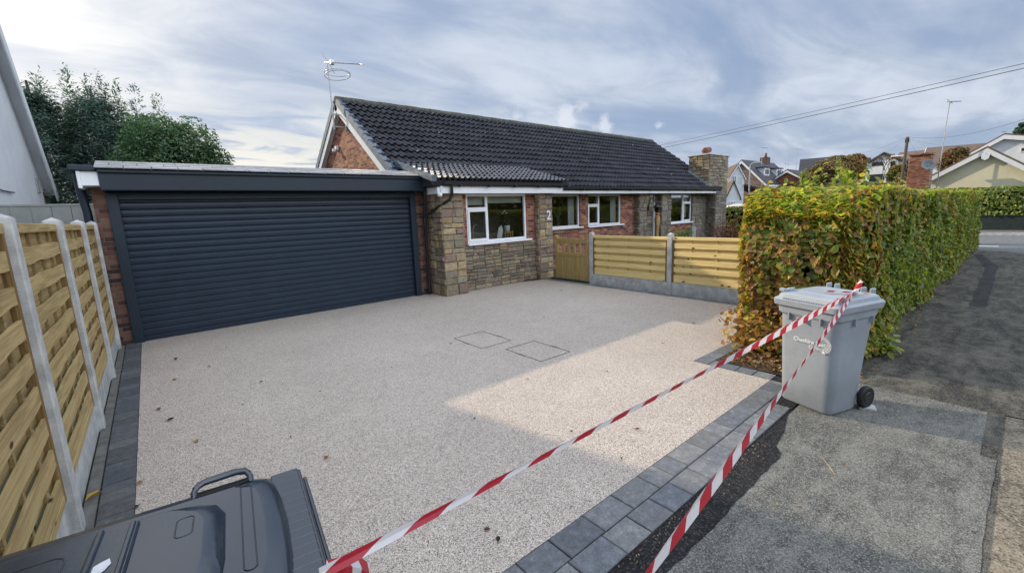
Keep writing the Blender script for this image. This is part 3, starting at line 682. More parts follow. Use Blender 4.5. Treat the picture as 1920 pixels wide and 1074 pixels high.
# ------------------------------------------------------------------ bungalow
RX0, RX1, RIDY, RIDZ, EVY, EVZ = 4.77, 21.35, 13.5, 5.42, 9.68, 2.70
SL = (RIDZ-EVZ)/(RIDY-EVY); YB = RIDY*2-EVY
BUNG = thing('bungalow', (12.5, 11.0, 0), 'long brick bungalow under a dark tiled roof, with stone piers and a stone chimney', 'bungalow')
def bungalow():
    b = BUNG; Yw = 10.2
    W1 = (10.1, 11.73, 1.36, 2.46); W2 = (12.17, 14.14, 1.345, 2.46); W3 = (17.36, 19.6, 1.20, 2.46); DR = (15.9, 16.62, 0.08, 2.40)
    mb = MB(); wall_with_holes(mb, 9.02, 15.0, 0, 2.56, Yw, Yw+0.25, [W1, W2])
    mb.mark(); mb.box(17.36, 19.62, Yw, Yw+0.25, 0, 1.15); mb.mark(); mb.box(9.02, 20.6, 16.5, 16.75, 0, 2.6)
    mb.build('front_wall', M['brick'], b)
    # gable wall (left)
    X = RX0+0.12; mb = MB(); mb.prism([(X, 9.9, 0), (X, 9.9, EVZ+(9.9-EVY)*SL-0.08), (X, RIDY, RIDZ-0.10), (X, YB-0.25, EVZ+0.1), (X, YB-0.25, 0)], (0.25, 0, 0)); mb.build('gable_wall', M['brick_y'], b)
    X = RX1-0.4; mb = MB(); mb.prism([(X, 10.2, 0), (X, 10.2, EVZ+(10.2-EVY)*SL-0.08), (X, RIDY, RIDZ-0.10), (X, YB-0.25, EVZ+0.1), (X, YB-0.25, 0)], (0.25, 0, 0)); mb.build('gable_wall', M['brick_y'], b)
    # stone: piers by the door, stretch to the right of the last window
    mb = MB(); mo = MB()
    for (x0, x1, yf, sd) in ((15.0, 15.9, 9.95, 1), (16.62, 17.36, 9.95, 2)):
        mb.mark(); mo.mark()
        mo.box(x0+0.004, x1-0.004, yf+0.004, Yw+0.25, 0, 2.5)
        stone_face(mb, (x0, yf, 0), (1, 0, 0), (0, -1, 0), x1-x0, 2.48, sd, (0.12, 0.24), (0.2, 0.45), dark=0.85, grey=0.3); stone_face(mb, (x0, Yw+0.05, 0), (0, -1, 0), (-1, 0, 0), Yw+0.05-yf, 2.48, sd+9, (0.12, 0.24), (0.15, 0.3), dark=0.85, grey=0.3); mb.mark(); mo.mark()
    mo.box(19.6, 21.0, Yw-0.02, Yw+0.25, 0, 2.56)
    stone_face(mb, (19.6, Yw-0.02, 0), (1, 0, 0), (0, -1, 0), 1.5, 2.5, 31, (0.09, 0.16), (0.2, 0.45), dark=0.8, grey=0.4)
    st = mb.build('stone_pier', M['stone'], b); mo.build('mortar_bed', M['mortar'], st)
    for w_, (mu, tr, op) in ((W1, ((), (), ())), (W2, ((12.82,), ((12.2, 12.8, 2.1),), ((12.2, 12.79, 1.39, 2.08),))), (W3, ((17.72, 18.86), ((17.4, 17.7, 2.1), (18.88, 19.55, 2.1)), ((18.89, 19.56, 1.25, 2.08),)))):
        window(b, *w_, Yw+0.05, mu, tr, opens=op)
    # door with lantern
    mb = MB(); mb.rbox(15.9, 15.97, Yw+0.12, Yw+0.2, 0.08, 2.45); mb.rbox(16.5, 16.62, Yw+0.05, Yw+0.2, 0.08, 2.45); mb.rbox(15.97, 16.5, Yw+0.12, Yw+0.2, 2.38, 2.45)
    dr = mb.build('door_frame', M['white'], b)
    mb = MB(); mb.rbox(15.97, 16.5, Yw+0.14, Yw+0.18, 0.1, 2.38); mb.rbox(16.05, 16.42, Yw+0.125, Yw+0.141, 0.3, 1.0); mb.rbox(16.05, 16.42, Yw+0.125, Yw+0.141, 1.2, 2.2); mb.build('door', M['anth'], b)
    mb = MB(); x = 15.55; y = 9.93
    mb.rbox(x-0.06, x+0.06, y-0.03, y+0.01, 1.80, 2.02); mb.tube([(x, y-0.03, 1.92)] + [(x+0.12-0.12*math.cos(a), y-0.05-0.1*math.sin(a*0.5), 2.05+0.25*math.sin(a)) for a in np.linspace(0.2, 2.6, 8)] + [(x+0.25, y-0.2, 2.08)], 0.018, 6)
    mb.lathe([(0.02, 0.34), (0.04, 0.32), (0.15, 0.22), (0.16, 0.20), (0.10, 0.20), (0.075, 0.02), (0.03, 0.0)], (x+0.28, y-0.22, 1.72), 8); mb.build('lantern', M['black'], b)
    # eaves: fascia, gutter with brackets, back of the roof
    mb = MB(); mb.rbox(9.2, RX1-0.12, EVY+0.03, EVY+0.055, 2.475, 2.60); mb.box(9.2, RX1-0.14, EVY+0.055, Yw, 2.47, 2.485); mb.rbox(RX1-0.14, RX1-0.1, EVY+0.02, Yw, 2.47, 2.62); mb.build('fascia', M['white'], b)
    mb = MB(); gz = 2.61
    rg = lambda x: [(x, EVY+0.025, gz+0.09), (x, EVY+0.02, gz+0.02), (x, EVY-0.03, gz-0.02), (x, EVY-0.08, gz+0.02), (x, EVY-0.085, gz+0.09), (x, EVY-0.07, gz+0.085), (x, EVY-0.03, gz+0.0), (x, EVY+0.01, gz+0.085)]
    mb.loft([rg(9.1), rg(RX1-0.02)], sm=False)
    for k in range(9): x = 9.9+k*1.35; mb.rbox(x, x+0.05, EVY-0.092, EVY+0.03, gz-0.035, gz+0.02)
    mb.build('gutter', M['black'], b)
    # main roof: front slope of wavy tiles, rear slope, ridge, verges
    u = (1, 0, 0); v = Vector((0, RIDY-EVY, RIDZ-EVZ)); Ln = v.length
    mb = MB(); tile_roof(mb, (RX0, EVY-0.06, EVZ-0.045), u, v, RX1-RX0, Ln+0.05, 0.200, 0.052, 0.335, 0.058, 6, seed=4, jit=0.28)
    rf = mb.build('roof', M['tile'], b)
    mb = MB()
    mb.prism([(RX0+0.02, EVY, EVZ-0.06), (RX0+0.02, RIDY, RIDZ-0.05), (RX0+0.02, YB, EVZ-0.06), (RX0+0.02, YB, EVZ-0.14), (RX0+0.02, RIDY, RIDZ-0.16), (RX0+0.02, EVY, EVZ-0.13)], (RX1-RX0-0.04, 0, 0), (0.6, 0.6, 0.6))
    mb.build('roof_deck', M['tile_far'], rf)
    vb = Vector((0, EVY-RIDY, RIDZ-EVZ)); mb = MB(); tile_roof(mb, (RX0, YB+0.06, EVZ-0.045), u, vb, RX1-RX0, Ln+0.05, 0.344, 0.03, 0.355, 0.03, 4, seed=5); mb.build('rear_slope', M['tile'], rf)
    mb = MB(); x = RX0-0.02; k = 0
    while x < RX1:
        x2 = min(x+0.44, RX1+0.02); r0 = 0.135+0.006*(k % 2)
        rgs = [[(xx, RIDY+r0*1.15*math.cos(a), RIDZ-0.055+r0*math.sin(a)) for a in np.linspace(math.pi*1.08, -0.08*math.pi, 9)] for xx in (x, x2-0.006)]
        mb.loft(rgs, J((1, 1, 1), 0.2), sm=True); x = x2; k += 1
    mb.build('ridge_tiles', M['moss'], rf)
    # verge caps stepping down the left gable
    n = Vector((0, -(RIDZ-EVZ), RIDY-EVY)).normalized(); vd = v.normalized(); mb = MB()
    for side in (1, -1):
        for k in range(13):
            p = Vector((RX0-0.05, EVY-0.06, EVZ-0.045)) + vd*(k*0.355); vv, nn = vd.copy(), n.copy()
            if side < 0: p.y = 2*RIDY-p.y; vv.y *= -1; nn.y *= -1
            a = [p+nn*(-0.10), p+nn*0.085, p+vv*0.365+nn*0.060, p+vv*0.365+nn*(-0.10)]
            mb.prism(a, (0.15, 0, 0), J((1, 1, 1), 0.2))
    mb.build('verge_caps', M['verge_cap'], rf)
    mb = MB()
    for side in (1, -1):
        a = []
        for (t, h) in ((0.10, -0.11), (Ln*1.0, -0.11), (Ln*1.0, -0.30), (0.10, -0.29)):
            p = Vector((RX0-0.03, EVY-0.06, EVZ-0.045))+vd*t+n*h
            if side < 0: p.y = 2*RIDY-p.y
            a.append(p)
        mb.prism(a, (0.025, 0, 0))
        a = [q+Vector((0.026, 0, 0.06)) for q in (a[3], a[2])]; mb.prism([a[0], a[1], a[1]+Vector((0, 0, -0.012)), a[0]+Vector((0, 0, -0.012))], (0.14, 0, 0))
    mb.build('bargeboard', M['white'], b)
    # chimney at the far gable
    mb = MB(); mo = MB(); cx0, cx1, cy0, cy1, zt = 20.2, 22.1, 9.72, 10.72, 4.20
    mo.box(cx0+0.01, cx1-0.01, cy0+0.01, cy1-0.01, 0, zt-0.02)
    stone_face(mb, (cx0, cy0, 2.55), (1, 0, 0), (0, -1, 0), cx1-cx0, zt-2.55, 51, (0.10, 0.2), (0.2, 0.45), dark=0.9, grey=0.25); stone_face(mb, (cx0, cy1, 2.4), (0, -1, 0), (-1, 0, 0), cy1-cy0, zt-2.4, 52, (0.10, 0.2), (0.2, 0.4), dark=1.0)
    stone_face(mb, (20.95, cy0, 0), (1, 0, 0), (0, -1, 0), cx1-20.95, 2.55, 53, (0.10, 0.2), (0.2, 0.45), dark=0.85, grey=0.4); stone_face(mb, (20.95, Yw, 0), (0, -1, 0), (-1, 0, 0), Yw-cy0, 2.47, 54, (0.1, 0.2), (0.2, 0.3), dark=0.8, grey=0.4)
    ch = mb.build('chimney', M['stone'], b)
    mo = MB(); mo.box(cx0+0.01, cx1-0.01, cy0+0.01, cy1-0.01, 2.45, zt-0.02); mo.box(20.96, cx1-0.01, cy0+0.012, cy1-0.012, 0, 2.45); mo.build('mortar_bed', M['mortar'], ch)
    mb = MB(); mb.rbox(cx0-0.06, cx1+0.06, cy0-0.06, cy1+0.06, zt, zt+0.07, 0.015); mb.build('capping', M['concrete'], ch)
    mb = MB(); mb.lathe([(0.15, 0.0), (0.17, 0.04), (0.15, 0.08), (0.15, 0.18), (0.18, 0.20), (0.18, 0.26), (0.12, 0.27)], (20.95, 10.3, zt+0.07), 14); mb.tube([(20.8, 10.25, zt+0.28), (21.2, 10.25, zt+0.34)], 0.14, 10); mb.build('chimney_pot', M['terracotta'], ch)
    mb = MB(); zf = lambda y: EVZ+(y-EVY)*SL
    for k in range(5):
        y0 = cy0+0.05+k*0.2; mb.rbox(cx0-0.045, cx0-0.02, y0, y0+0.22, zf(y0)-0.05, zf(y0)+0.24, 0.003)
    mb.prism([(cx0-0.02, cy0-0.05, zf(cy0-0.05)+0.03), (cx0-0.02, cy1, zf(cy1)+0.03), (cx0-0.2, cy1, zf(cy1)+0.045), (cx0-0.2, cy0-0.05, zf(cy0-0.05)+0.045)], (0, 0, 0.012)); mb.build('flashing', M['lead'], ch)
    # interior back wall so that windows look into a dim room
    mb = MB(); mb.box(9.3, 20.5, 13.2, 13.25, 0, 2.5); mb.box(9.3, 20.5, 10.5, 13.2, 2.5, 2.52); mb.box(9.3, 20.5, 10.5, 13.2, 0.02, 0.05); mb.build('room_wall', M['room'], b)
    mb = MB()
    for (a, c_) in ((11.35, 11.68), (13.75, 14.1), (12.9, 13.1), (19.2, 19.5)):
        k = 14; vs = []; mb.mark()
        for i in range(k+1):
            x = a+(c_-a)*i/k; vs += [(x, 10.42+0.025*math.sin(i*1.9), 1.4), (x, 10.42+0.025*math.sin(i*1.9+0.3), 2.45)]
        mb.add(vs, [(2*i, 2*i+2, 2*i+3, 2*i+1) for i in range(k)], sm=True)
    mb.build('curtain', M['curtain'], b)
bungalow()

def kitchen():
    b = BUNG; yf = 8.9; yw = 9.06; mb = MB(); mo = MB()
    # left pier (front and left side), low wall, right pier
    mo.box(5.355, 5.92, yf+0.012, 9.5, 0, 2.44); mo.box(5.92, 8.50, yw+0.012, yw+0.22, 0, 1.15); mo.box(8.50, 9.01, yf+0.012, 9.5, 0, 2.44); mo.box(8.8, 9.0, 9.5, 10.2, 0, 2.44)
    stone_face(mb, (5.34, yf, 0.26), (1, 0, 0), (0, -1, 0), 0.60, 2.18, 11, (0.15, 0.25), (0.24, 0.45)); stone_face(mb, (5.34, 9.55, 0.26), (0, -1, 0), (-1, 0, 0), 0.65, 2.18, 12, (0.15, 0.25), (0.2, 0.36))
    stone_face(mb, (5.30, yf-0.05, 0), (1, 0, 0), (0, -1, 0), 0.64, 0.26, 13, (0.24, 0.27), (0.22, 0.4), dark=0.8); stone_face(mb, (5.30, 9.53, 0), (0, -1, 0), (-1, 0, 0), 0.66, 0.26, 14, (0.24, 0.27), (0.2, 0.3), dark=0.8); mo.box(5.32, 5.92, yf-0.04, 9.5, 0, 0.262)
    stone_face(mb, (5.94, yf, 0), (0, 1, 0), (1, 0, 0), 0.16, 2.44, 15, (0.15, 0.25), (0.1, 0.16))
    stone_face(mb, (5.94, yw, 0), (1, 0, 0), (0, -1, 0), 2.56, 1.15, 16, (0.055, 0.135), (0.16, 0.42), 0.030, grey=0.12, dark=0.80)
    stone_face(mb, (8.50, yf, 0), (1, 0, 0), (0, -1, 0), 0.52, 2.44, 17, (0.12, 0.22), (0.22, 0.42)); stone_face(mb, (8.50, yw, 0), (0, -1, 0), (-1, 0, 0), 0.16, 2.44, 18, (0.12, 0.22), (0.1, 0.17)); stone_face(mb, (9.02, yf, 0), (0, 1, 0), (1, 0, 0), 1.3, 2.44, 19, (0.12, 0.22), (0.2, 0.4))
    st = mb.build('stone_wall', M['stone'], b); mo.build('mortar_bed', M['mortar'], st)
    mb = MB(); mb.box(5.94, 6.15, yw, yw+0.22, 1.15, 2.44); mb.mark(); mb.box(8.16, 8.50, yw, yw+0.22, 1.15, 2.44); mb.mark(); mb.box(5.42, 5.62, 9.5, 9.9, 0, 2.5); mb.build('brick_jamb', M['brick'], b)
    w = window(b, 6.15, 8.16, 1.205, 2.435, yw+0.03, (6.80,), ((6.2, 6.78, 2.07),), True, 0.06, ((6.19, 6.80, 1.25, 2.05),), ((6.22, 6.77, 2.39, 2.16), (6.86, 8.09, 2.39, 2.20)))
    mb = MB(); mb.rbox(5.27, 9.27, 8.70, 8.725, 2.43, 2.60); mb.box(5.27, 9.25, 8.725, 9.06, 2.44, 2.455); mb.rbox(9.25, 9.29, 8.70, 9.7, 2.44, 2.62); mb.rbox(5.245, 5.272, 8.71, 9.4, 2.43, 2.60); mb.build('fascia', M['white'], b)
    mb = MB(); mb.rbox(5.17, 5.30, 8.74, 9.2, 2.43, 2.58, 0.01); mb.lathe([(0.03, -0.06), (0.055, -0.05), (0.06, 0.0), (0.04, 0.02)], (5.23, 8.74, 2.42), 10); mb.build('soffit_box', M['white'], b)
    gz = 2.61; rg = lambda x: [(x, 8.70, gz+0.09), (x, 8.695, gz+0.02), (x, 8.645, gz-0.02), (x, 8.595, gz+0.02), (x, 8.59, gz+0.09), (x, 8.60, gz+0.085), (x, 8.645, gz+0.0), (x, 8.685, gz+0.085)]
    mb = MB(); mb.loft([rg(5.30), rg(9.42)])
    for k in range(5): x = 5.7+k*0.85; mb.rbox(x, x+0.05, 8.583, 8.70, gz-0.035, gz+0.02)
    mb.build('gutter', M['black'], b)
    # small low roof running up onto the main slope
    s2 = 0.285; y0, z0 = 8.60, 2.735; x0, x1 = 5.02, 9.40
    yi = (EVZ-0.045+0.06*SL + SL*(-EVY) - z0 + s2*y0)/(s2-SL)
    v = Vector((0, 1, s2)); mb = MB(); tile_roof(mb, (x0, y0, z0), (1, 0, 0), v, x1-x0, (yi-y0)*v.length+0.12, 0.156, 0.048, 0.30, 0.046, 8, seed=8, jit=0.12); rf = mb.build('porch_roof', M['tile_new'], b)
    mb = MB(); mb.prism([(x0+0.01, y0+0.03, z0-0.02), (x0+0.01, yi, z0+s2*(yi-y0)-0.02), (x0+0.01, yi, 2.6), (x0+0.01, y0+0.1, 2.6)], (x1-x0-0.02, 0, 0), (0.5, 0.5, 0.5)); mb.build('roof_deck', M['tile_far'], rf)
    mb = MB(); vd = v.normalized(); n = Vector((0, -s2, 1)).normalized()
    for k in range(7):
        p = Vector((x0-0.06, y0-0.02, z0))+vd*(k*0.30); mb.prism([p+n*-0.05, p+n*0.080, p+vd*0.31+n*0.060, p+vd*0.31+n*-0.05], (0.12, 0, 0), J((1, 1, 1), 0.2))
    mb.build('verge_caps', M['verge_cap'], rf)
    # downpipe with swan neck
    mb = MB(); mb.tube([(5.50, 8.64, 2.62), (5.50, 8.65, 2.40), (5.46, 8.72, 2.28), (5.22, 9.25, 2.0), (5.17, 9.42, 1.9), (5.17, 9.42, 0.02)], 0.036, 10)
    mb.tube([(5.16, 9.30, 2.72), (5.16, 9.32, 2.3), (5.17, 9.42, 1.95)], 0.036, 10); mb.tube([(5.17, 9.42, 1.88), (5.17, 9.42, 1.74)], 0.046, 10); mb.tube([(5.17, 9.42, 0.42), (5.17, 9.42, 0.30)], 0.046, 10); mb.build('downpipe', M['black'], b)
    # room behind the window
    mb = MB(); mb.box(6.0, 8.45, 10.6, 10.65, 0.2, 2.44); mb.box(8.40, 8.45, 9.3, 10.6, 0.2, 2.44); mb.box(5.96, 6.0, 9.3, 10.6, 0.2, 2.44); mb.box(6.0, 8.4, 9.3, 10.6, 2.44, 2.46); mb.box(6.0, 8.4, 9.3, 10.6, 0.9, 0.94); mb.build('kitchen_room', M['room'], b)
    # number plate digit on the right pier
    cu = bpy.data.curves.new('n', 'FONT'); cu.body = '2'; cu.size = 0.36; cu.extrude = 0.008; cu.offset = 0.004
    place_text(cu, 'house_number', M['white'], b, Matrix.Translation((8.76, yf-0.035, 1.70)) @ Matrix.Rotation(R(90), 4, 'X'))
    mb = MB(); mb.tube([(8.2, 9.5, 1.24), (8.2, 9.5, 1.50), (8.14, 9.45, 1.56)], 0.02, 6)
def place_text(cu, name, mat, parent, mtx):
    o = bpy.data.objects.new('tmp', cu); COL.objects.link(o)
    dg = bpy.context.evaluated_depsgraph_get(); me = bpy.data.meshes.new_from_object(o.evaluated_get(dg)); bpy.data.objects.remove(o)
    me.transform(mtx); me.materials.clear(); me.materials.append(mat); me.name = name
    t = bpy.data.objects.new(name, me); COL.objects.link(t); attach(t, parent); return t
kitchen()
# things standing on the kitchen window sill
def sill_things():
    mb = MB(); mb.lathe([(0.05, 0), (0.075, 0.01), (0.085, 0.16), (0.075, 0.17)], (7.66, 9.32, 1.42), 14); p = mb.build('plant_pot', M['white']); tag(p, 'white pot with an orchid on a wooden stand inside the kitchen window', 'plant pot')
    mb = MB()
    for k in range(9):
        a = k*0.7; mb.tube([(7.66, 9.32, 1.58), (7.66+0.06*math.cos(a), 9.32+0.05*math.sin(a), 1.72), (7.66+0.16*math.cos(a), 9.32+0.1*math.sin(a), 1.70)], [0.008, 0.014, 0.003], 5)
    mb.tube([(7.66, 9.32, 1.58), (7.68, 9.32, 1.80), (7.58, 9.31, 1.97), (7.48, 9.3, 1.90)], 0.006, 5); mb.build('orchid', M['leafgreen'], p)
    mb = MB()
    for (a, z) in ((7.48, 1.92), (7.53, 1.95), (7.58, 1.985), (7.63, 1.93)): mb.lathe([(0.004, -0.03), (0.035, 0.0), (0.03, 0.012), (0.004, 0.02)], (a, 9.3, z), 7)
    mb.build('flower', M['curtain'], p)
    mb = MB()
    for dx in (-0.13, -0.04, 0.05, 0.13): mb.rbox(7.66+dx-0.015, 7.66+dx+0.015, 9.24, 9.27, 1.26, 1.44)
    mb.rbox(7.5, 7.82, 9.23, 9.41, 1.385, 1.41); o = mb.build('plant_stand', M['carved']); tag(o, 'slatted wooden plant stand under the white orchid pot', 'stand')
    mb = MB(); mb.X = Matrix.Translation((7.36, 9.3, 1.26)) @ Matrix.Rotation(R(14), 4, 'Y'); mb.prism([(-0.08, 0, 0), (0.08, 0, 0), (0.08, 0, 0.26), (0.0, 0, 0.36), (-0.08, 0, 0.26)], (0, 0.02, 0)); o = mb.build('serving_board', M['white']); tag(o, 'white house shaped board leaning inside the kitchen window', 'board')
    mb = MB(); mb.tube([(6.55, 9.4, 1.26), (6.55, 9.4, 1.55), (6.60, 9.4, 1.64), (6.70, 9.4, 1.66)], 0.016, 8); mb.rbox(6.50, 6.60, 9.36, 9.44, 1.24, 1.27); o = mb.build('tap', M['alu']); tag(o, 'curved metal tap seen through the small left casement', 'tap')
    mb = MB(); mb.lathe([(0.045, 0), (0.05, 0.02), (0.045, 0.16), (0.02, 0.18)], (6.32, 9.34, 1.26), 12); o = mb.build('soap_bottle', M['white']); tag(o, 'white bottle at the left corner of the kitchen window', 'bottle')
sill_things()
# lilies-like plant in first living room window
mb = MB()
for k in range(14):
    a = k*2.4; mb.tube([(10.9, 10.5, 1.42), (10.9+0.05*math.cos(a), 10.5+0.05*math.sin(a), 1.75), (10.9+0.24*math.cos(a), 10.5+0.12*math.sin(a), 1.95+0.12*math.sin(k))], [0.012, 0.02, 0.004], 5)
mb.lathe([(0.06, 0), (0.08, 0.02), (0.09, 0.15)], (10.9, 10.5, 1.30), 12)
tag(mb.build('house_plant', M['leafgreen']), 'leafy green plant in the window behind the house number pier', 'plant')
# carved post with orange fruit beside the front door
t = thing('carved_post', (16.05, 9.85, 0), 'carved wooden post figure topped with orange, beside the front door', 'carving')
mb = MB(); mb.lathe([(0.09, 0), (0.075, 0.3), (0.06, 0.9), (0.08, 1.15), (0.115, 1.38), (0.11, 1.5), (0.075, 1.58), (0.04, 1.6)], (16.05, 9.80, 0), 9); mb.tube([(15.94, 9.76, 1.2), (15.92, 9.72, 1.45), (16.02, 9.70, 1.56)], [0.05, 0.06, 0.03], 6); mb.build('post', M['carved'], t)
mb = MB(); mb.lathe([(0.03, 0), (0.07, 0.02), (0.085, 0.06), (0.065, 0.10), (0.02, 0.12)], (16.05, 9.80, 1.58), 12); mb.build('fruit', M['pumpkin'], t)
mb = MB(); mb.rbox(19.28, 19.62, 9.96, 10.17, 0.45, 0.95, 0.01); tag(mb.build('meter_box', M['grey_fence']), 'small grey utility box low on the brick under the far window', 'meter box')
mb = MB(); stone_face(mb, (17.9, 9.2, 0), (1, 0, 0), (0, -1, 0), 2.4, 0.45, 77, (0.1, 0.16), (0.2, 0.4), dark=0.9, grey=0.4); mb.box(17.9, 20.3, 9.205, 9.4, 0, 0.45, (0.2, 0.18, 0.15)); tag(mb.build('garden_wall', M['stone']), 'low stone bed wall under the far window', 'wall')

# security light on gable, under the verge
mb = MB(); mb.rbox(4.80, 4.885, 14.0, 14.14, 4.05, 4.17, 0.01); mb.rbox(4.70, 4.80, 14.0, 14.10, 3.98, 4.08, 0.02); tag(mb.build('security_light', M['white']), 'small white security light on the brick gable above the garage', 'light')

# aerial on the gable
def aerial():
    t = thing('television_aerial', (4.5, 13.2, 4.3), 'tall aerial mast with a loop and a comb boom clamped to the left gable', 'aerial')
    x = 4.55; p0 = atX(627, 243, x); p1 = atX(622, 195, x); p2 = atX(613, 116, x)
    mb = MB(); mb.tube([p0, p1, p2], 0.022, 8); mb.build('mast', M['alu'], t)
    mb = MB()
    for z in (0.08, 0.42):
        q = p0 + Vector((0, 0, z)); mb.rbox(x-0.03, 4.9, q.y-0.02, q.y+0.02, q.z-0.02, q.z+0.02)
    mb.rbox(4.80, 4.89, p0.y-0.25, p0.y-0.21, p0.z-0.05, p0.z+0.5); mb.build('bracket', M['steel'], t)
    a = atX(609, 117, x); e = atX(680, 121, x); mb = MB(); mb.tube([a, e], 0.014, 6); d = (e-a)
    for k in range(12): q = a+d*(0.34+0.055*k); mb.tube([q+Vector((-0.10, 0, 0.0)), q+Vector((0.10, 0, 0))], 0.006, 5)
    for k in range(4):
        q = a+d*0.12; s = 1 if k % 2 else -1; h = 1 if k < 2 else -1
        mb.tube([q+Vector((0, 0, 0)), q+Vector((s*0.16, 0.06, h*0.26))], 0.008, 5)
    mb.rbox(x-0.05, x+0.05, (a+d*0.22).y-0.06, (a+d*0.22).y+0.06, (a+d*0.22).z-0.05, (a+d*0.22).z+0.07); mb.build('boom', M['alu'], t)
    mb = MB(); c = atX(627, 144, x)
    for dz in (0.035, -0.035):
        mb.tube([c+Vector((0.32*math.cos(q), 0.40*math.sin(q)-0.25, dz*(1-0.6*math.cos(q+1.5)))) for q in np.linspace(0, 2*math.pi, 25)], 0.009, 5)
    mb.build('loop', M['alu'], t)
aerial()

# ------------------------------------------------------------------ fences
def post(mb, x0, x1, y0, y1, h):
    mb.rbox(x0, x1, y0, y1, -0.05, h-0.03, 0.008)
    cx, cy = (x0+x1)/2, (y0+y1)/2; mb.add([(x0+0.004, y0+0.004, h-0.031), (x1-0.004, y0+0.004, h-0.031), (x1-0.004, y1-0.004, h-0.031), (x0+0.004, y1-0.004, h-0.031), (cx, cy, h)], [(0, 1, 4), (1, 2, 4), (2, 3, 4), (3, 0, 4)])
def wavy_board(mb, x0, x1, ya, yb, z0, z1, r, wav, c):
    n = 14; ph = r.uniform(0, 6); vs = []; fs = []
    for i in range(n+1):
        y = ya+(yb-ya)*i/n; d0 = wav*(math.sin(ph+i*0.9)+0.6*math.sin(ph*2+i*1.7)); d1 = wav*(math.sin(ph*3+i*0.7)+0.6*math.sin(ph+i*1.9))
        vs += [(x0, y, z0+d0), (x1, y, z0+d0), (x1, y, z1+d1), (x0, y, z1+d1)]
    for i in range(n):
        b = i*4; q = b+4
        fs += [(b, q, q+1, b+1), (b+1, q+1, q+2, b+2), (b+2, q+2, q+3, b+3), (b+3, q+3, q, b)]
    fs += [(0, 1, 2, 3), (n*4+3, n*4+2, n*4+1, n*4)]
    mb.add(vs, fs, c)
def panel(parent, X, ya, yb, z0, z1, side, rows, seed, wood, frame, wav=0.004, batt=4, gapk=0.42):
    """hit-and-miss panel in the plane x = X seen from side (+1: from +x)"""
    r = random.Random(seed); fw = 0.045; s = side; hb = 0.010
    fr = MB(); lo, hi = X-0.030, X+0.030
    fr.rbox(lo, hi, ya, ya+fw, z0, z1-0.04, 0.004, (0.7,)*3); fr.mark(); fr.rbox(lo, hi, yb-fw, yb, z0, z1-0.04, 0.004, (0.7,)*3)
    fr.build('frame_stile', frame, parent)
    fr = MB(); fr.rbox(lo-0.004, hi+0.004, ya, yb, z1-0.065, z1, 0.005, (0.9,)*3); fr.mark(); fr.rbox(lo, hi, ya+fw, yb-fw, z0, z0+0.06, 0.004, (0.8,)*3); fr.build('frame_rail', wood, parent)
    mb = MB(); zs, ze = z0+0.06, z1-0.066; p = (ze-zs)/rows
    for k in range(rows):
        a = zs+k*p; g = p*gapk; q = r.uniform(0.7, 1.0); q2 = r.uniform(0.35, 0.8); cf = (q, r.random(), r.random()); cb = (q2, r.random(), r.random())  # recess shade put into the colour: back boards and battens darker
        x0, x1 = (X+hb, X+hb+0.017) if s > 0 else (X-hb-0.017, X-hb)
        wavy_board(mb, x0, x1, ya+fw, yb-fw, a, a+p-g, r, wav, cf)
        x0, x1 = (X-hb-0.015, X-hb) if s > 0 else (X+hb, X+hb+0.015)
        wavy_board(mb, x0, x1, ya+fw, yb-fw, a+p-g-0.022, a+p+0.018, r, wav*0.6, cb)
    for i in range(batt):
        y = ya+(yb-ya)*(i+0.75)/(batt+0.5); w = 0.018
        mb.rbox(X-hb+0.0003, X+hb-0.0003, y-w, y+w, z0+0.06, z1-0.066, 0.001, (0.1, 0.5, 0.5))
    mb.build('slat_panel', wood, parent)
def left_fence():
    t = thing('timber_fence', (-0.62, 5.0, 0), 'tall slatted timber fence with white concrete posts along the left of the drive', 'fence')
    ys = [0.01, 1.92, 3.83, 5.74, 7.63, 9.40]
    for y in ys: mb = MB(); post(mb, -0.715, -0.590, y-0.062, y+0.062, 2.06); mb.build('fence_post', M['concrete'], t)
    for k, (a, b) in enumerate(zip(ys[:-1], ys[1:])):
        mb = MB(); mb.rbox(-0.685, -0.635, a+0.05, b-0.05, -0.02, 0.24, 0.004); mb.build('gravel_board', M['concrete'], t)
        panel(t, -0.66, a+0.06, b-0.06, 0.245, 2.0, 1, 8, 20+k, M['wood'], M['wood_frame'], 0.005, 4, 0.44)
left_fence()
def front_fence():
    t = thing('low_timber_fence', (8.8, 5.0, 0), 'low fence of new pale slatted panels beside the garden gate', 'fence')
    for y in (7.29, 5.06, 3.0): mb = MB(); post(mb, 8.79, 8.90, y-0.055, y+0.055, 1.37); mb.build('fence_post', M['concrete'], t)
    for k, (a, b) in enumerate(((5.06, 7.29), (3.0, 5.06))):
        mb = MB(); mb.rbox(8.82, 8.87, a+0.05, b-0.05, -0.02, 0.265, 0.004); mb.build('gravel_board', M['concrete'], t)
        panel(t, 8.845, a+0.06, b-0.06, 0.27, 1.275, -1, 5, 40+k, M['wood_new'], M['wood_frame'], 0.001, 3, 0.40)
front_fence()
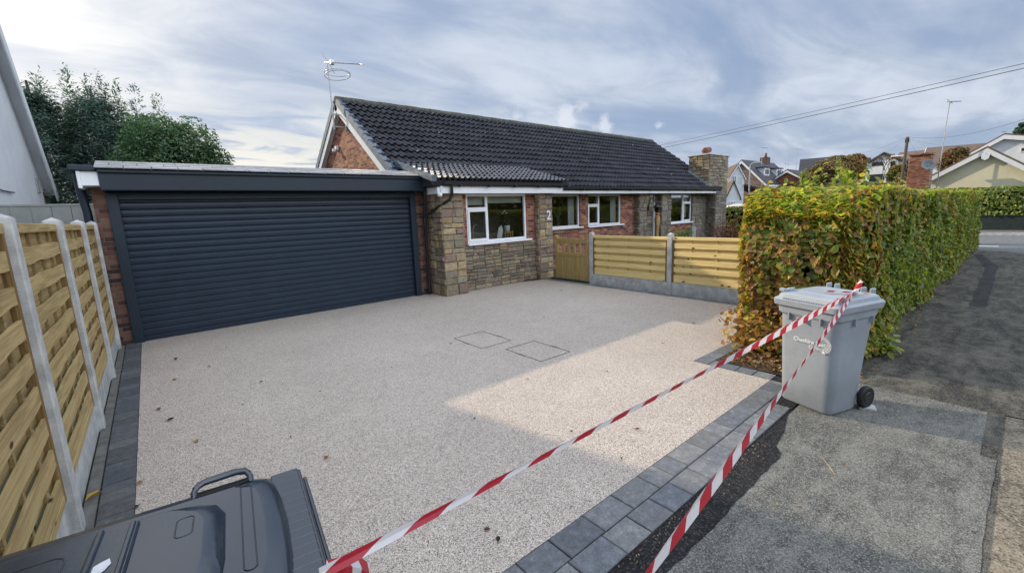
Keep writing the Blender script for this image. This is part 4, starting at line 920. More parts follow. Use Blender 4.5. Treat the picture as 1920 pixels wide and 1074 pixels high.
def gate():
    t = thing('garden_gate', (8.85, 8.0, 0), 'wooden garden gate with open upright bars beside the stone pier', 'gate')
    y0, y1 = 7.42, 8.60; x0, x1 = 8.82, 8.87; mb = MB(); w = 0.085
    for (a, b) in ((y0, y0+w), (y1-w, y1)): mb.rbox(x0, x1, a, b, 0.05, 1.20, 0.005, (0.85,)*3); mb.prism([(x0, a, 1.199), (x0, b, 1.199), (x0, b if a > y0 else a, 1.27)], (x1-x0, 0, 0), (0.85,)*3)
    mb.rbox(x0+0.003, x1-0.003, y0+w, y1-w, 1.05, 1.175, 0.005, (0.9,)*3); mb.rbox(x0+0.003, x1-0.003, y0+w, y1-w, 0.69, 0.79, 0.005, (0.9,)*3)
    fr = mb.build('gate_frame', M['wood_gate'], t)
    mb = MB()
    for k in range(4): y = y0+w+0.2*(k+1)+0.0; mb.rbox(x0+0.01, x1-0.01, y-0.04, y+0.04, 0.79, 1.05, 0.003, J((0.9,)*3))
    mb.build('upright_bar', M['wood_gate'], t)
    mb = MB(); n = 10; wd = (y1-y0-2*w)/n
    for k in range(n): mb.rbox(x0+0.012, x1-0.012, y0+w+k*wd+0.005, y0+w+(k+1)*wd-0.005, 0.06, 0.69, 0.004, tuple(random.uniform(0.7, 1.0) for _ in range(3)))
    mb.build('board_panel', M['wood_gate'], t)
    mb = MB(); mb.rbox(8.80, 8.822, y0-0.06, y0+0.06, 1.09, 1.12); mb.rbox(8.80, 8.822, y0-0.02, y0+0.02, 1.07, 1.14); mb.build('latch', M['steel'], t)
gate()
mb = MB()
for k in range(16): x = -4.6+k*0.255; mb.rbox(x, x+0.25, 11.5, 11.53, 0, 2.37, 0.005, J((1, 1, 1), 0.08))
mb.rbox(-4.6, -0.66, 11.49, 11.54, 2.37, 2.41, 0.004); tag(mb.build('board_fence', M['grey_fence']), 'grey vertical board fence behind the timber fence, below the white gable', 'fence')

# ------------------------------------------------------------------ neighbour on the left
def neighbour():
    t = thing('white_house', (-5, 13, 0), 'white rendered house with a steep gable at the left edge', 'house'); X = -1.9
    ey, ez, ay, az = 18.35, 2.95, 12.9, 8.6
    p = [(X-0.2, 8.0, 0), (X-0.2, 8.0, 3.6), (X-0.2, ay, az-0.2), (X-0.2, ey-0.25, ez+0.2), (X-0.2, ey-0.25, 0)]
    mb = MB(); mb.prism(p, (-9, 0, 0)); mb.build('wall', M['white_dirty'], t)
    mb = MB(); mb.box(X-0.21, X-0.19, ey-0.42, ey-0.24, 0, ez+0.05); mb.build('brick_corner', M['brick_d'], t)
    mb = MB(); d = Vector((0, ey-ay, ez-az)); n = Vector((0, az-ez, ey-ay)).normalized()
    o = Vector((X+0.02, ay, az)); mb.prism([o, o+d, o+d+n*0.16, o+n*0.16], (-9.4, 0, 0)); o2 = Vector((X+0.02, ay, az)); d2 = Vector((0, 7.4-ay, 3.0-az)); n2 = Vector((0, -(az-3.0), ay-7.4)).normalized(); mb.prism([o2, o2+d2, o2+d2+n2*0.16, o2+n2*0.16], (-9.4, 0, 0)); mb.build('roof', M['tile_far'], t)
    mb = MB(); mb.prism([o+n*-0.28+Vector((0.002, 0, 0)), o+d+n*-0.28+Vector((0.002, 0, 0)), o+d+n*0.04+Vector((0.002, 0, 0)), o+n*0.04+Vector((0.002, 0, 0))], (0.03, 0, 0)); mb.prism([o+n*-0.02, o+d+n*-0.02, o+d+n*-0.04, o+n*-0.04], (-0.25, 0, 0)); mb.build('bargeboard', M['white_dirty'], t)
    q = atX(71, 348, X-0.18); mb = MB(); mb.rbox(X-0.2, X-0.17, q.y-0.12, q.y+0.12, q.z-0.2, q.z+0.2, 0.01); mb.build('vent', M['grey_fence'], t)
    q = atX(115, 350, X+0.05); mb = MB(); mb.tube([(X-0.1, q.y, q.z), (X+0.15, q.y, q.z)], 0.05, 8); mb.build('lamp', M['white'], t)
    mb = MB(); pts = [atX(a, b, X-0.17) for a, b in ((27, 361), (18, 360), (8, 358), (-6, 354))]; mb.tube(pts, 0.014, 5); mb.build('cable', M['wire'], t)
neighbour()

# ------------------------------------------------------------------ wheelie bins
def rrect(hx0, hx1, hy0, hy1, r, z, n=4):
    out = []
    for cx, cy, a0 in ((hx1-r, hy1-r, 0), (hx0+r, hy1-r, 90), (hx0+r, hy0+r, 180), (hx1-r, hy0+r, 270)):
        for k in range(n+1): a = R(a0+90*k/n); out.append((cx+r*math.cos(a), cy+r*math.sin(a), z))
    return out
def grey_bin():
    # local: x along the front width, y depth (front at -y), z up
    wd = Vector((-0.31, -0.95, 0)).normalized(); dp = Vector((0.95, -0.31, 0)).normalized()
    o = Vector((4.86, 1.135, 0)); X = Matrix(((wd.x*0.97, dp.x, 0, o.x), (wd.y*0.97, dp.y, 0, o.y), (0, 0, 1.04, 0), (0, 0, 0, 1)))
    t = thing('wheelie_bin', o, 'grey wheelie bin with tape knotted on its lid, beside the beech hedge', 'wheelie bin')
    mb = MB(); mb.X = X
    lv = [(0.0, 0.245, -0.255, 0.14, 0.07), (0.02, 0.255, -0.265, 0.155, 0.08), (0.5, 0.272, -0.295, 0.20, 0.09), (0.84, 0.280, -0.312, 0.245, 0.085), (0.865, 0.292, -0.328, 0.26, 0.06), (0.97, 0.300, -0.335, 0.285, 0.05)]
    rings = [rrect(-w, w, f, k, r, z) for z, w, f, k, r in lv]
    mb.loft(rings[:4], sm=True, cap1=False); mb.loft(rings[3:], sm=False, cap0=False)
    for x in (-0.15, 0.0, 0.15): mb.rbox(x-0.006, x+0.006, -0.345, -0.31, 0.80, 0.87, 0.002)
    for y in (-0.1, 0.15):
        mb.rbox(0.285, 0.312, y-0.006, y+0.006, 0.80, 0.87, 0.002)
    mb.rbox(-0.24, 0.24, 0.13, 0.24, 0.10, 0.16, 0.02)
    bd = mb.build('body', M['bin_grey'], t)
    mb = MB(); mb.X = X; L0 = [(0.935, 0.318, -0.360, 0.30, 0.05), (0.985, 0.325, -0.368, 0.312, 0.05), (0.998, 0.312, -0.355, 0.302, 0.06), (1.005, 0.304, -0.342, 0.296, 0.07), (1.034, 0.294, -0.332, 0.286, 0.08), (1.044, 0.276, -0.314, 0.272, 0.08), (1.044, 0.232, -0.20, 0.23, 0.08), (1.054, 0.20, -0.16, 0.20, 0.07)]
    mb.loft([rrect(-w, w, f, k, r, z) for z, w, f, k, r in L0])
    for x in (-0.2, -0.12): mb.rbox(x-0.012, x+0.012, 0.26, 0.33, 0.99, 1.085, 0.008)
    for x in (0.2, 0.12): mb.rbox(x-0.012, x+0.012, 0.26, 0.33, 0.99, 1.085, 0.008)
    for s in (-1, 1): mb.rbox(s*0.27-0.03, s*0.27+0.03, -0.30, -0.26, 1.045, 1.075, 0.006)
    mb.rbox(-0.27, -0.235, -0.24, -0.15, 1.035, 1.075, 0.008)
    for k in range(19): x = -0.20+k*0.0222; mb.rbox(x-0.004, x+0.004, -0.366, -0.350, 0.993, 1.006, 0.002)
    mb.build('lid', M['bin_grey'], t)
    mb = MB(); mb.X = X; mb.tube([(-0.26, 0.36, 0.97), (0.26, 0.36, 0.97)], 0.018, 8)
    for x in (-0.24, -0.08, 0.08, 0.24): mb.tube([(x, 0.28, 0.94), (x, 0.36, 0.97)], 0.014, 6)
    mb.build('handle', M['bin_grey'], t)
    mb = MB(); mb.X = X; mb.tube([(-0.30, 0.20, 0.10), (0.30, 0.20, 0.10)], 0.012, 8); mb.build('axle', M['steel'], t)
    for s in (-1, 1):
        mb = MB(); rings = []
        for (dx, r) in ((0.255, 0.05), (0.255, 0.085), (0.26, 0.098), (0.27, 0.102), (0.295, 0.102), (0.305, 0.098), (0.31, 0.085), (0.308, 0.06)):
            rings.append([(s*dx, 0.20+r*math.cos(a), 0.102+r*math.sin(a)) for a in np.linspace(0, 2*math.pi, 24, endpoint=False)])
        mb.X = X; mb.loft(rings if s < 0 else [list(reversed(q)) for q in rings], sm=True); w = mb.build('wheel', M['rubber'], t)
        h = MB(); h.X = X; h.tube([(s*0.30, 0.20, 0.102), (s*0.313, 0.20, 0.102)], [0.062, 0.05], 14); h.build('hub', M['hub'], w)
    # printed council mark on the front (sloping) face
    def front(u, v): # u to viewer's right along width, v up
        f = (v-0.5)/0.34; y = -0.295 - 0.02*f; return (u, y-0.006, v)
    fm = X @ Matrix.Translation((0, 0, 0)) @ Matrix.Rotation(R(90+3.4), 4, 'X')
    for body, size, x, z, off in (('Cheshire East', 0.054, -0.105, 0.622, 0.0008), ('Council', 0.045, 0.045, 0.580, 0.0)):
        cu = bpy.data.curves.new('t', 'FONT'); cu.body = body; cu.size = size; cu.offset = off; cu.extrude = 0.0005; cu.shear = 0.1
        y = -0.2985 - 0.02*((z-0.5)/0.34)
        place_text(cu, 'lettering', M['print'], t, X @ Matrix.Translation((x, y-0.0095, z)) @ Matrix.Rotation(R(93.4), 4, 'X') @ Matrix.Rotation(0, 4, 'Z'))
    mb = MB(); mb.X = X
    for k in range(5):
        r = 0.040+0.0105*k; a0, a1 = (R(-62), R(118)) if k > 1 else (R(-55), R(35)); n = 16; vs = []; w = 0.0022
        for i in range(n+1):
            a = a0+(a1-a0)*i/n; ww = w*(1-0.8*max(0, (i/n-0.6)/0.4))
            for q in (r-ww, r+ww):
                u, v = 0.165+q*math.cos(a), 0.635+q*math.sin(a)*0.9; vs.append((u, -0.3075-0.02*((v-0.5)/0.34), v))
        mb.add(vs, [(2*i, 2*i+1, 2*i+3, 2*i+2) for i in range(n)])
    vs = []
    for q, a in ((0.055, -66), (0.084, -66), (0.084, -84), (0.062, -88)): u, v = 0.165+q*math.cos(R(a)), 0.635+q*math.sin(R(a))*0.9; vs.append((u, -0.3075-0.02*((v-0.5)/0.34), v))
    mb.add(vs, [(0, 1, 2, 3)]); mb.build('emblem', M['print'], t)
    # stone chocking the wheel
    c = X @ Vector((0.29, 0.22, 0)); mb = MB(); mb.X = Matrix.Translation(c) @ Matrix.Rotation(R(20), 4, 'Z'); mb.cbox(-0.05, 0.06, -0.07, 0.06, -0.008, 0.014, 0.005, (1, 1, 1)); tag(mb.build('wedge_slab', M['concrete']), 'thin pale slab wedged under the wheel of the grey bin', 'slab')
    return X
BX = grey_bin()

def black_bin():
    th = R(-7.0); X = Matrix.Translation((0.303, 1.668, 0)) @ Matrix.Rotation(th, 4, 'Z')   # local origin: far right corner; x to the right, y away
    t = thing('wheelie_bin', (-0.15, 1.3, 0), 'black wheelie bin in the near left corner, seen from above with its lid handle up', 'wheelie bin')
    mb = MB(); mb.X = X
    mb.loft([rrect(-0.74, -0.10, -0.55, -0.07, 0.05, 0.0), rrect(-0.80, -0.03, -0.60, -0.03, 0.05, 0.86), rrect(-0.82, -0.005, -0.62, -0.01, 0.03, 0.90), rrect(-0.82, 0.0, -0.62, -0.004, 0.02, 1.02)], sm=False)
    # ribbed flange along the right hand rim
    mb.rbox(-0.10, 0.012, -0.62, 0.004, 1.012, 1.03, 0.004)
    for k in range(15): y = -0.60+k*0.041; mb.rbox(-0.085, 0.004, y, y+0.038, 1.026, 1.0325, 0.003)
    mb.rbox(0.014, 0.026, -0.62, -0.05, 0.98, 1.022, 0.003)
    mb.build('body', M['bin_black'], t)
    # domed lid with rounded right hand corners
    def ring(x0, x1, y0, y1, r, z, dome=0.0):
        q = rrect(x0, x1, y0, y1, r, z, 6); return q
    mb = MB(); mb.X = X
    def lidr(i, z): # rounded far right corner, edge bowed
        out = []
        for (x, y) in [(-0.86+i, -0.66+i), (-0.10-i, -0.66+i), (-0.082-i, -0.60+i), (-0.066-i, -0.45), (-0.062-i, -0.30), (-0.068-i, -0.17), (-0.080-i, -0.08-i*0.5), (-0.098-i, -0.035-i), (-0.135-i, -0.012-i), (-0.19, -0.004-i), (-0.40, -0.002-i), (-0.86+i, -0.002-i)]: out.append((x, y, z))
        return out
    mb.loft([lidr(0.0, 1.030), lidr(-0.004, 1.040), lidr(0.0, 1.052), lidr(0.02, 1.064), lidr(0.055, 1.072)], sm=True)
    lid = mb.build('lid', M['bin_black'], t)
    # raised centre panel
    mb = MB(); mb.X = X
    def pan(i, z): return [(-0.90, -0.62, z), (-0.235-i, -0.62, z), (-0.215-i, -0.42, z), (-0.215-i, -0.20-i, z), (-0.235-i, -0.145-i, z), (-0.28-i, -0.118-i*0.8, z), (-0.36, -0.112-i*0.6, z), (-0.90, -0.108-i*0.6, z)]
    mb.loft([pan(0, 1.07), pan(0.006, 1.082), pan(0.035, 1.102), pan(0.05, 1.106)], sm=True); mb.build('raised_panel', M['bin_black'], lid)
    # channel strip across the panel with a torn label
    mb = MB(); mb.X = X
    mb.rbox(-0.515, -0.42, -0.60, -0.150, 1.104, 1.114, 0.004); mb.rbox(-0.508, -0.495, -0.60, -0.155, 1.112, 1.121, 0.003); mb.rbox(-0.44, -0.427, -0.60, -0.155, 1.112, 1.119, 0.003)
    mb.build('strip', M['bin_black'], lid)
    mb = MB(); mb.X = X; mb.add([(-0.49, -0.37, 1.1158), (-0.462, -0.345, 1.1158), (-0.453, -0.325, 1.1158), (-0.460, -0.30, 1.1158), (-0.475, -0.306, 1.1158), (-0.488, -0.315, 1.1158)], [(0, 1, 2, 3, 4, 5)]); mb.build('paper_label', M['paper'], lid)
    mb = MB(); mb.X = X
    def groove(pts): mb.mark(); mb.tube(pts, 0.0018, 5, cap=False)
    def rr(x0, x1, y0, y1, r, z): q = rrect(x0, x1, y0, y1, r, z, 4); groove(q+[q[0]])
    rr(-0.175, -0.145, -0.50, -0.07, 0.014, 1.0735); rr(-0.33, -0.29, -0.30, -0.21, 0.012, 1.1065); rr(-0.72, -0.56, -0.40, -0.20, 0.035, 1.1065)
    groove([(-0.62, -0.24, 1.107), (-0.60, -0.25, 1.107), (-0.59, -0.28, 1.107), (-0.61, -0.295, 1.107), (-0.63, -0.28, 1.107), (-0.62, -0.24, 1.107)]); groove([(-0.66, -0.27, 1.107), (-0.63, -0.30, 1.107), (-0.60, -0.33, 1.107), (-0.62, -0.35, 1.107), (-0.66, -0.33, 1.107)])
    mb.build('embossing', M['bin_black'], lid)
    # grab handle standing at the far edge
    mb = MB(); mb.X = X
    def bar(p, q, hw, hh): pass
    pts = [(-0.305, -0.040, 1.060), (-0.305, -0.022, 1.074), (-0.297, -0.004, 1.082), (-0.275, 0.006, 1.085), (-0.185, 0.010, 1.086), (-0.155, 0.000, 1.083), (-0.145, -0.02, 1.074), (-0.145, -0.040, 1.060)]
    mb.tube(pts, 0.010, 8); mb.tube([(-0.303, -0.010, 1.080), (-0.29, 0.006, 1.085), (-0.27, 0.014, 1.087), (-0.19, 0.018, 1.088), (-0.16, 0.010, 1.085), (-0.148, -0.010, 1.080)], 0.009, 8); mb.build('handle', M['bin_black'], lid)
    mb = MB(); mb.X = X; mb.add([(-0.30, -0.052, 1.0728), (-0.15, -0.048, 1.0728), (-0.152, -0.012, 1.0668), (-0.298, -0.012, 1.0668)], [(0, 1, 2, 3)]); mb.build('recess_shade', M['bin_shade'], lid)  # flat dark quad paints the shade of a hollow under the handle
    return X
BB = black_bin()

# ------------------------------------------------------------------ barrier tape
def ribbon(mb, pts, wid, ang, pitch=0.12, thick=0.0008, fold=0.0, phase=0.0):
    """flat tape along pts; ang = twist angle list (0: flat side up)"""
    pts = [Vector(p) for p in pts]; s = 0.0; prev = None; row = []
    for i, p in enumerate(pts):
        d = (pts[min(i+1, len(pts)-1)]-pts[max(i-1, 0)]).normalized(); h = Vector((0, 0, 1)).cross(d); h.normalize(); up = d.cross(h)
        a = ang[i]; w = h*math.cos(a)+up*math.sin(a); n = d.cross(w)
        if prev is not None: s += (p-prev).length
        prev = p; ww = wid[i]/2
        row.append((p-w*ww, p+n*fold*ww, p+w*ww, s/pitch+phase))
    for i in range(len(row)-1):
        a, b = row[i], row[i+1]
        mb.add([a[0], a[1], b[1], b[0]], [(0, 1, 2, 3)], sm=True, uv=[[(a[3], 0), (a[3], 0.5), (b[3], 0.5), (b[3], 0)]])
        mb.add([a[1], a[2], b[2], b[1]], [(0, 1, 2, 3)], sm=True, uv=[[(a[3], 0.5), (a[3], 1), (b[3], 1), (b[3], 0.5)]])
KN = atZ(1602, 549, 1.115)
def sag(a, b, n, s): return [a.lerp(b, i/n) - Vector((0, 0, s*4*(i/n)*(1-i/n))) for i in range(n+1)]
def tapes():
    e1 = atZ(600, 1076, 1.13); p = sag(KN, e1, 150, 0.0)
    mb = MB(); n = len(p)
    ang = []; wid = []
    for i in range(n):
        t = i/(n-1); ang.append(0.95 + 0.5*math.sin(t*5.0) + (1.6*max(0, (t-0.62)/0.38))); wid.append((0.060 + 0.006*math.sin(t*9)) if t < 0.5 else max(0.020, 0.060-0.11*(t-0.5)) if t < 0.86 else 0.0204+0.05*(t-0.86))
    ribbon(mb, p, wid, ang, 0.22, fold=0.35)
    o = mb.build('barrier_tape', M['tape']); tag(o, 'red and white tape stretched over the drive from the grey bin to the black bin', 'tape', 'red and white barrier tapes')
    # loop of the same tape round the rim of the black bin
    mb = MB(); c = [atZ(x, y, z) for x, y, z in ((612, 1072, 1.06), (640, 1066, 1.06), (655, 1064, 1.03), (672, 1066, 0.99), (690, 1078, 0.93))]
    q = []
    for i in range(len(c)-1):
        for k in range(6): q.append(c[i].lerp(c[i+1], k/6))
    ribbon(mb, q, [0.055]*len(q), [0.9+0.03*i for i in range(len(q))], 0.12, fold=0.4, phase=0.2); mb.build('tape_loop', M['tape'], o)
    e2 = atZ(1205, 1090, 0.97); far = KN + (e2-KN)*1.9; p = sag(KN, far, 190, 0.0); n = len(p); ang = []; wid = []
    for i in range(n):
        t = i/(n-1); ang.append(1.25 + 0.35*math.sin(t*4+1) + 0.25*math.sin(t*17)); wid.append(0.036+0.032*min(1, t*3.0))
    mb = MB(); ribbon(mb, p, wid, ang, 0.215, fold=0.25, phase=0.4)
    o = mb.build('barrier_tape', M['tape']); tag(o, 'red and white tape running from the grey bin lid down past the block paving edge', 'tape', 'red and white barrier tapes')
    # knot and loose tails on the lid
    mb = MB(); rgt = Vector((0.35, -0.94, 0)); back = Vector((0.94, 0.35, 0))
    def tail(pts, w, a): ribbon(mb, pts, w, a, 0.12, fold=0.3, phase=random.random())
    tail([KN + Vector((0, 0, -0.01)), KN+rgt*0.01+Vector((0, 0, 0.03)), KN+rgt*0.025+Vector((0, 0, 0.07)), KN+rgt*0.045+Vector((0, 0, 0.11))], [0.02, 0.045, 0.05, 0.03], [0.8]*4)
    tail([KN, KN-rgt*0.08+Vector((0, 0, 0.005)), KN-rgt*0.17+Vector((0, 0, 0.004)), KN-rgt*0.22+back*0.02+Vector((0, 0, 0.0))], [0.02, 0.04, 0.045, 0.03], [0.5]*4)
    tail([KN, KN+rgt*0.06+back*0.05-Vector((0, 0, 0.01)), KN+rgt*0.12+back*0.08-Vector((0, 0, 0.015))], [0.02, 0.02, 0.015], [0.3]*3)
    mb.tube([KN-rgt*0.02, KN+rgt*0.02], 0.016, 7, sm=True)
    mb.build('knot', M['tape'], o)
tapes()

# ------------------------------------------------------------------ access covers, fallen leaves
def covers():
    for k, (px, lab) in enumerate(((((852, 634), (905.6, 620.6), (958, 638), (902, 654.5)), 'recessed gravel access cover nearer the garage door'), (((946.9, 655.8), (997.8, 638.9), (1069.5, 658), (1019, 678)), 'recessed gravel access cover nearer the hedge, the larger looking of the two'))):
        P = [atZ(*p) for p in px]; xs = sorted(p.x for p in P); ys = sorted(p.y for p in P); x0, x1, y0, y1 = (xs[0]+xs[1])/2, (xs[2]+xs[3])/2, (ys[0]+ys[1])/2, (ys[2]+ys[3])/2
        mb = MB(); w = 0.010; z = 0.003
        mb.box(x0, x1, y0, y0+w, -0.02, z); mb.box(x0, x1, y1-w, y1, -0.02, z); mb.box(x0, x0+w, y0+w, y1-w, -0.02, z); mb.box(x1-w, x1, y0+w, y1-w, -0.02, z)
        mb.box(x0-0.012, x0+0.001, y0+0.32, y0+0.48, -0.02, z+0.001); mb.box(x1-0.001, x1+0.012, y0+0.22, y0+0.38, -0.02, z+0.001)
        mb.v = [(a+ (b-y0)*0.0, b, c) for a, b, c in mb.v]
        tag(mb.build('access_cover', M['slate_line']), lab, 'access cover', 'access covers in the drive')
covers()
def fallen():
    L = {'brown': ('curled dark brown leaf lying on the pale drive', (0.09, 0.035, 0.015)), 'yellow': ('yellow leaf lying on the pale drive', (0.42, 0.27, 0.05)), 'dark': ('small blackish leaf scrap lying on the pale drive', (0.022, 0.018, 0.015)), 'tan': ('tan brown dry leaf lying on the pale drive', (0.25, 0.12, 0.05))}
    spots = [(330, 674, 'brown', 1), (392, 688, 'tan', .6), (328, 712, 'yellow', 1), (490, 717, 'dark', .5), (298, 768, 'tan', .9), (320, 788, 'dark', .9), (368, 829, 'yellow', .8), (262, 906, 'tan', .8), (612, 860, 'tan', .8), (845, 645, 'brown', .5), (989, 711, 'yellow', .6), (1138, 697, 'tan', .5), (1242, 644, 'brown', .5), (1195, 806, 'brown', .6), (931, 664, 'dark', .3), (1020, 596, 'brown', .4), (1300, 607, 'brown', .5), (1072, 810, 'dark', .4), (913, 994, 'brown', .6), (934, 1012, 'dark', .6), (550, 660, 'dark', .35), (702, 640, 'brown', .35), (1010, 580, 'dark', .3), (1052, 545, 'tan', .7), (735, 690, 'dark', .35), (258, 952, 'brown', .7), (890, 786, 'dark', .4), (1165, 860, 'dark', .35), (600, 735, 'brown', .4), (456, 760, 'dark', .35), (545, 820, 'dark', .35), (460, 700, 'brown', .3), (1110, 640, 'dark', .3), (870, 600, 'dark', .3)]
    r = random.Random(3)
    for x, y, k, s in spots:
        p = atZ(x, y); sz = 0.075*s; a = r.uniform(0, 6.28); mb = MB(); mb.X = Matrix.Translation((p.x, p.y, 0.006)) @ Matrix.Rotation(a, 4, 'Z')
        cu = r.uniform(0.15, 0.35)*sz
        for i in (1, -1):
            vs = [(-0.5*sz, 0, 0.004), (-0.2*sz, i*0.30*sz, cu), (0.2*sz, i*0.26*sz, cu*1.2), (0.5*sz, 0, cu*0.7), (0, 0, 0.002)]; mb.add(vs, [(0, 1, 4), (1, 2, 4), (2, 3, 4)], J(L[k][1], 0.3))
        mb.tube([(-0.5*sz, 0, 0.004), (-0.8*sz, 0.05*sz, 0.006)], 0.0012, 4, c=(0.1, 0.05, 0.03)); tag(mb.build('fallen_leaf', M['dead']), L[k][0], 'leaf', k + ' leaves scattered on the drive')
    # litter on apron, strip and gap
    for x, y, k, s, lab in ((176, 932, 'yellow', 1.3, 'long yellow leaf in the gap beside the fence foot'), (1582, 872, 'tan', .4, 'tiny tan leaf on the grey apron in front of the grey bin'), (1500, 952, 'tan', .4, 'tiny orange leaf on the apron near the tape'), (1456, 946, 'yellow', .35, 'tiny yellow leaf on the apron edge beside the black strip')):
        p = atZ(x, y); sz = 0.08*s; mb = MB(); mb.X = Matrix.Translation((p.x, p.y, 0.004)) @ Matrix.Rotation(r.uniform(0, 6), 4, 'Z')
        for i in (1, -1): mb.add([(-0.5*sz, 0, 0.002), (-0.2*sz, i*0.2*sz, 0.3*sz), (0.3*sz, i*0.16*sz, 0.3*sz), (0.5*sz, 0, 0.1*sz)], [(0, 1, 2, 3)], L[k][1])
        tag(mb.build('fallen_leaf', M['dead']), lab, 'leaf')
    p = atZ(1550, 872); q = atZ(1568, 893); mb = MB(); a, b = atZ(1541, 857), atZ(1566, 890); m_ = a.lerp(b, 0.5)+Vector((0.015, 0.01, 0.006)); mb.tube([a+Vector((0, 0, 0)), m_, b], 0.003, 5, c=(1, 1, 1)); tag(mb.build('dry_stalk', M['carved']), 'thin bent straw coloured stalk lying on the grey apron', 'stalk')
    mb = MB(); rr = random.Random(9)
    for k in range(190):
        x = rr.uniform(0.8, 3.6); y = 1.255-abs(rr.gauss(0, 0.05)); z = 0.0; s = rr.uniform(0.0015, 0.004); mb.X = Matrix.Translation((x, y, z)) @ Matrix.Rotation(rr.uniform(0, 3), 4, 'Z'); mb.cbox(-s, s, -s*0.8, s*0.8, -0.004, s, s*0.3, J((0.30, 0.21, 0.13), 0.5))
    o = mb.build('grit', attrmat('grit', 0.9, 0.1, 30, 0)); o['label'] = 'loose sandy grit along the edge of the black tarmac strip'; o['category'] = 'grit'; o['kind'] = 'stuff'
fallen()

# ------------------------------------------------------------------ hedges and plants
GREENS = [(0.17, 0.235, 0.05), (0.24, 0.31, 0.06), (0.12, 0.18, 0.045), (0.34, 0.39, 0.07), (0.46, 0.47, 0.085)]
AUTUMN = [(0.60, 0.47, 0.08), (0.62, 0.35, 0.07), (0.46, 0.24, 0.08), (0.30, 0.17, 0.075), (0.42, 0.33, 0.09)]
def hedge_face(n, o, a, b, nrm, dens, seed, depth, bulge):
    """n random points on the rectangle o + s*a + t*b, pushed along the normal by lumps and depth"""
    r = np.random.default_rng(seed); s = r.random(n); t = r.random(n)
    if dens == 'near': s = s**1.75
    P = np.array(o) + s[:, None]*np.array(a) + t[:, None]*np.array(b)
    dpt = -np.abs(r.exponential(depth*0.5, n)); dpt = np.maximum(dpt, -depth*2.2)
    P = P + np.array(nrm)*(lump(P, 2.6, 4)*bulge + dpt)[:, None]
    Nn = np.array(nrm) + r.normal(size=(n, 3))*0.55 + np.array([0, 0, 0.35])
    return P, Nn, s, t, dpt
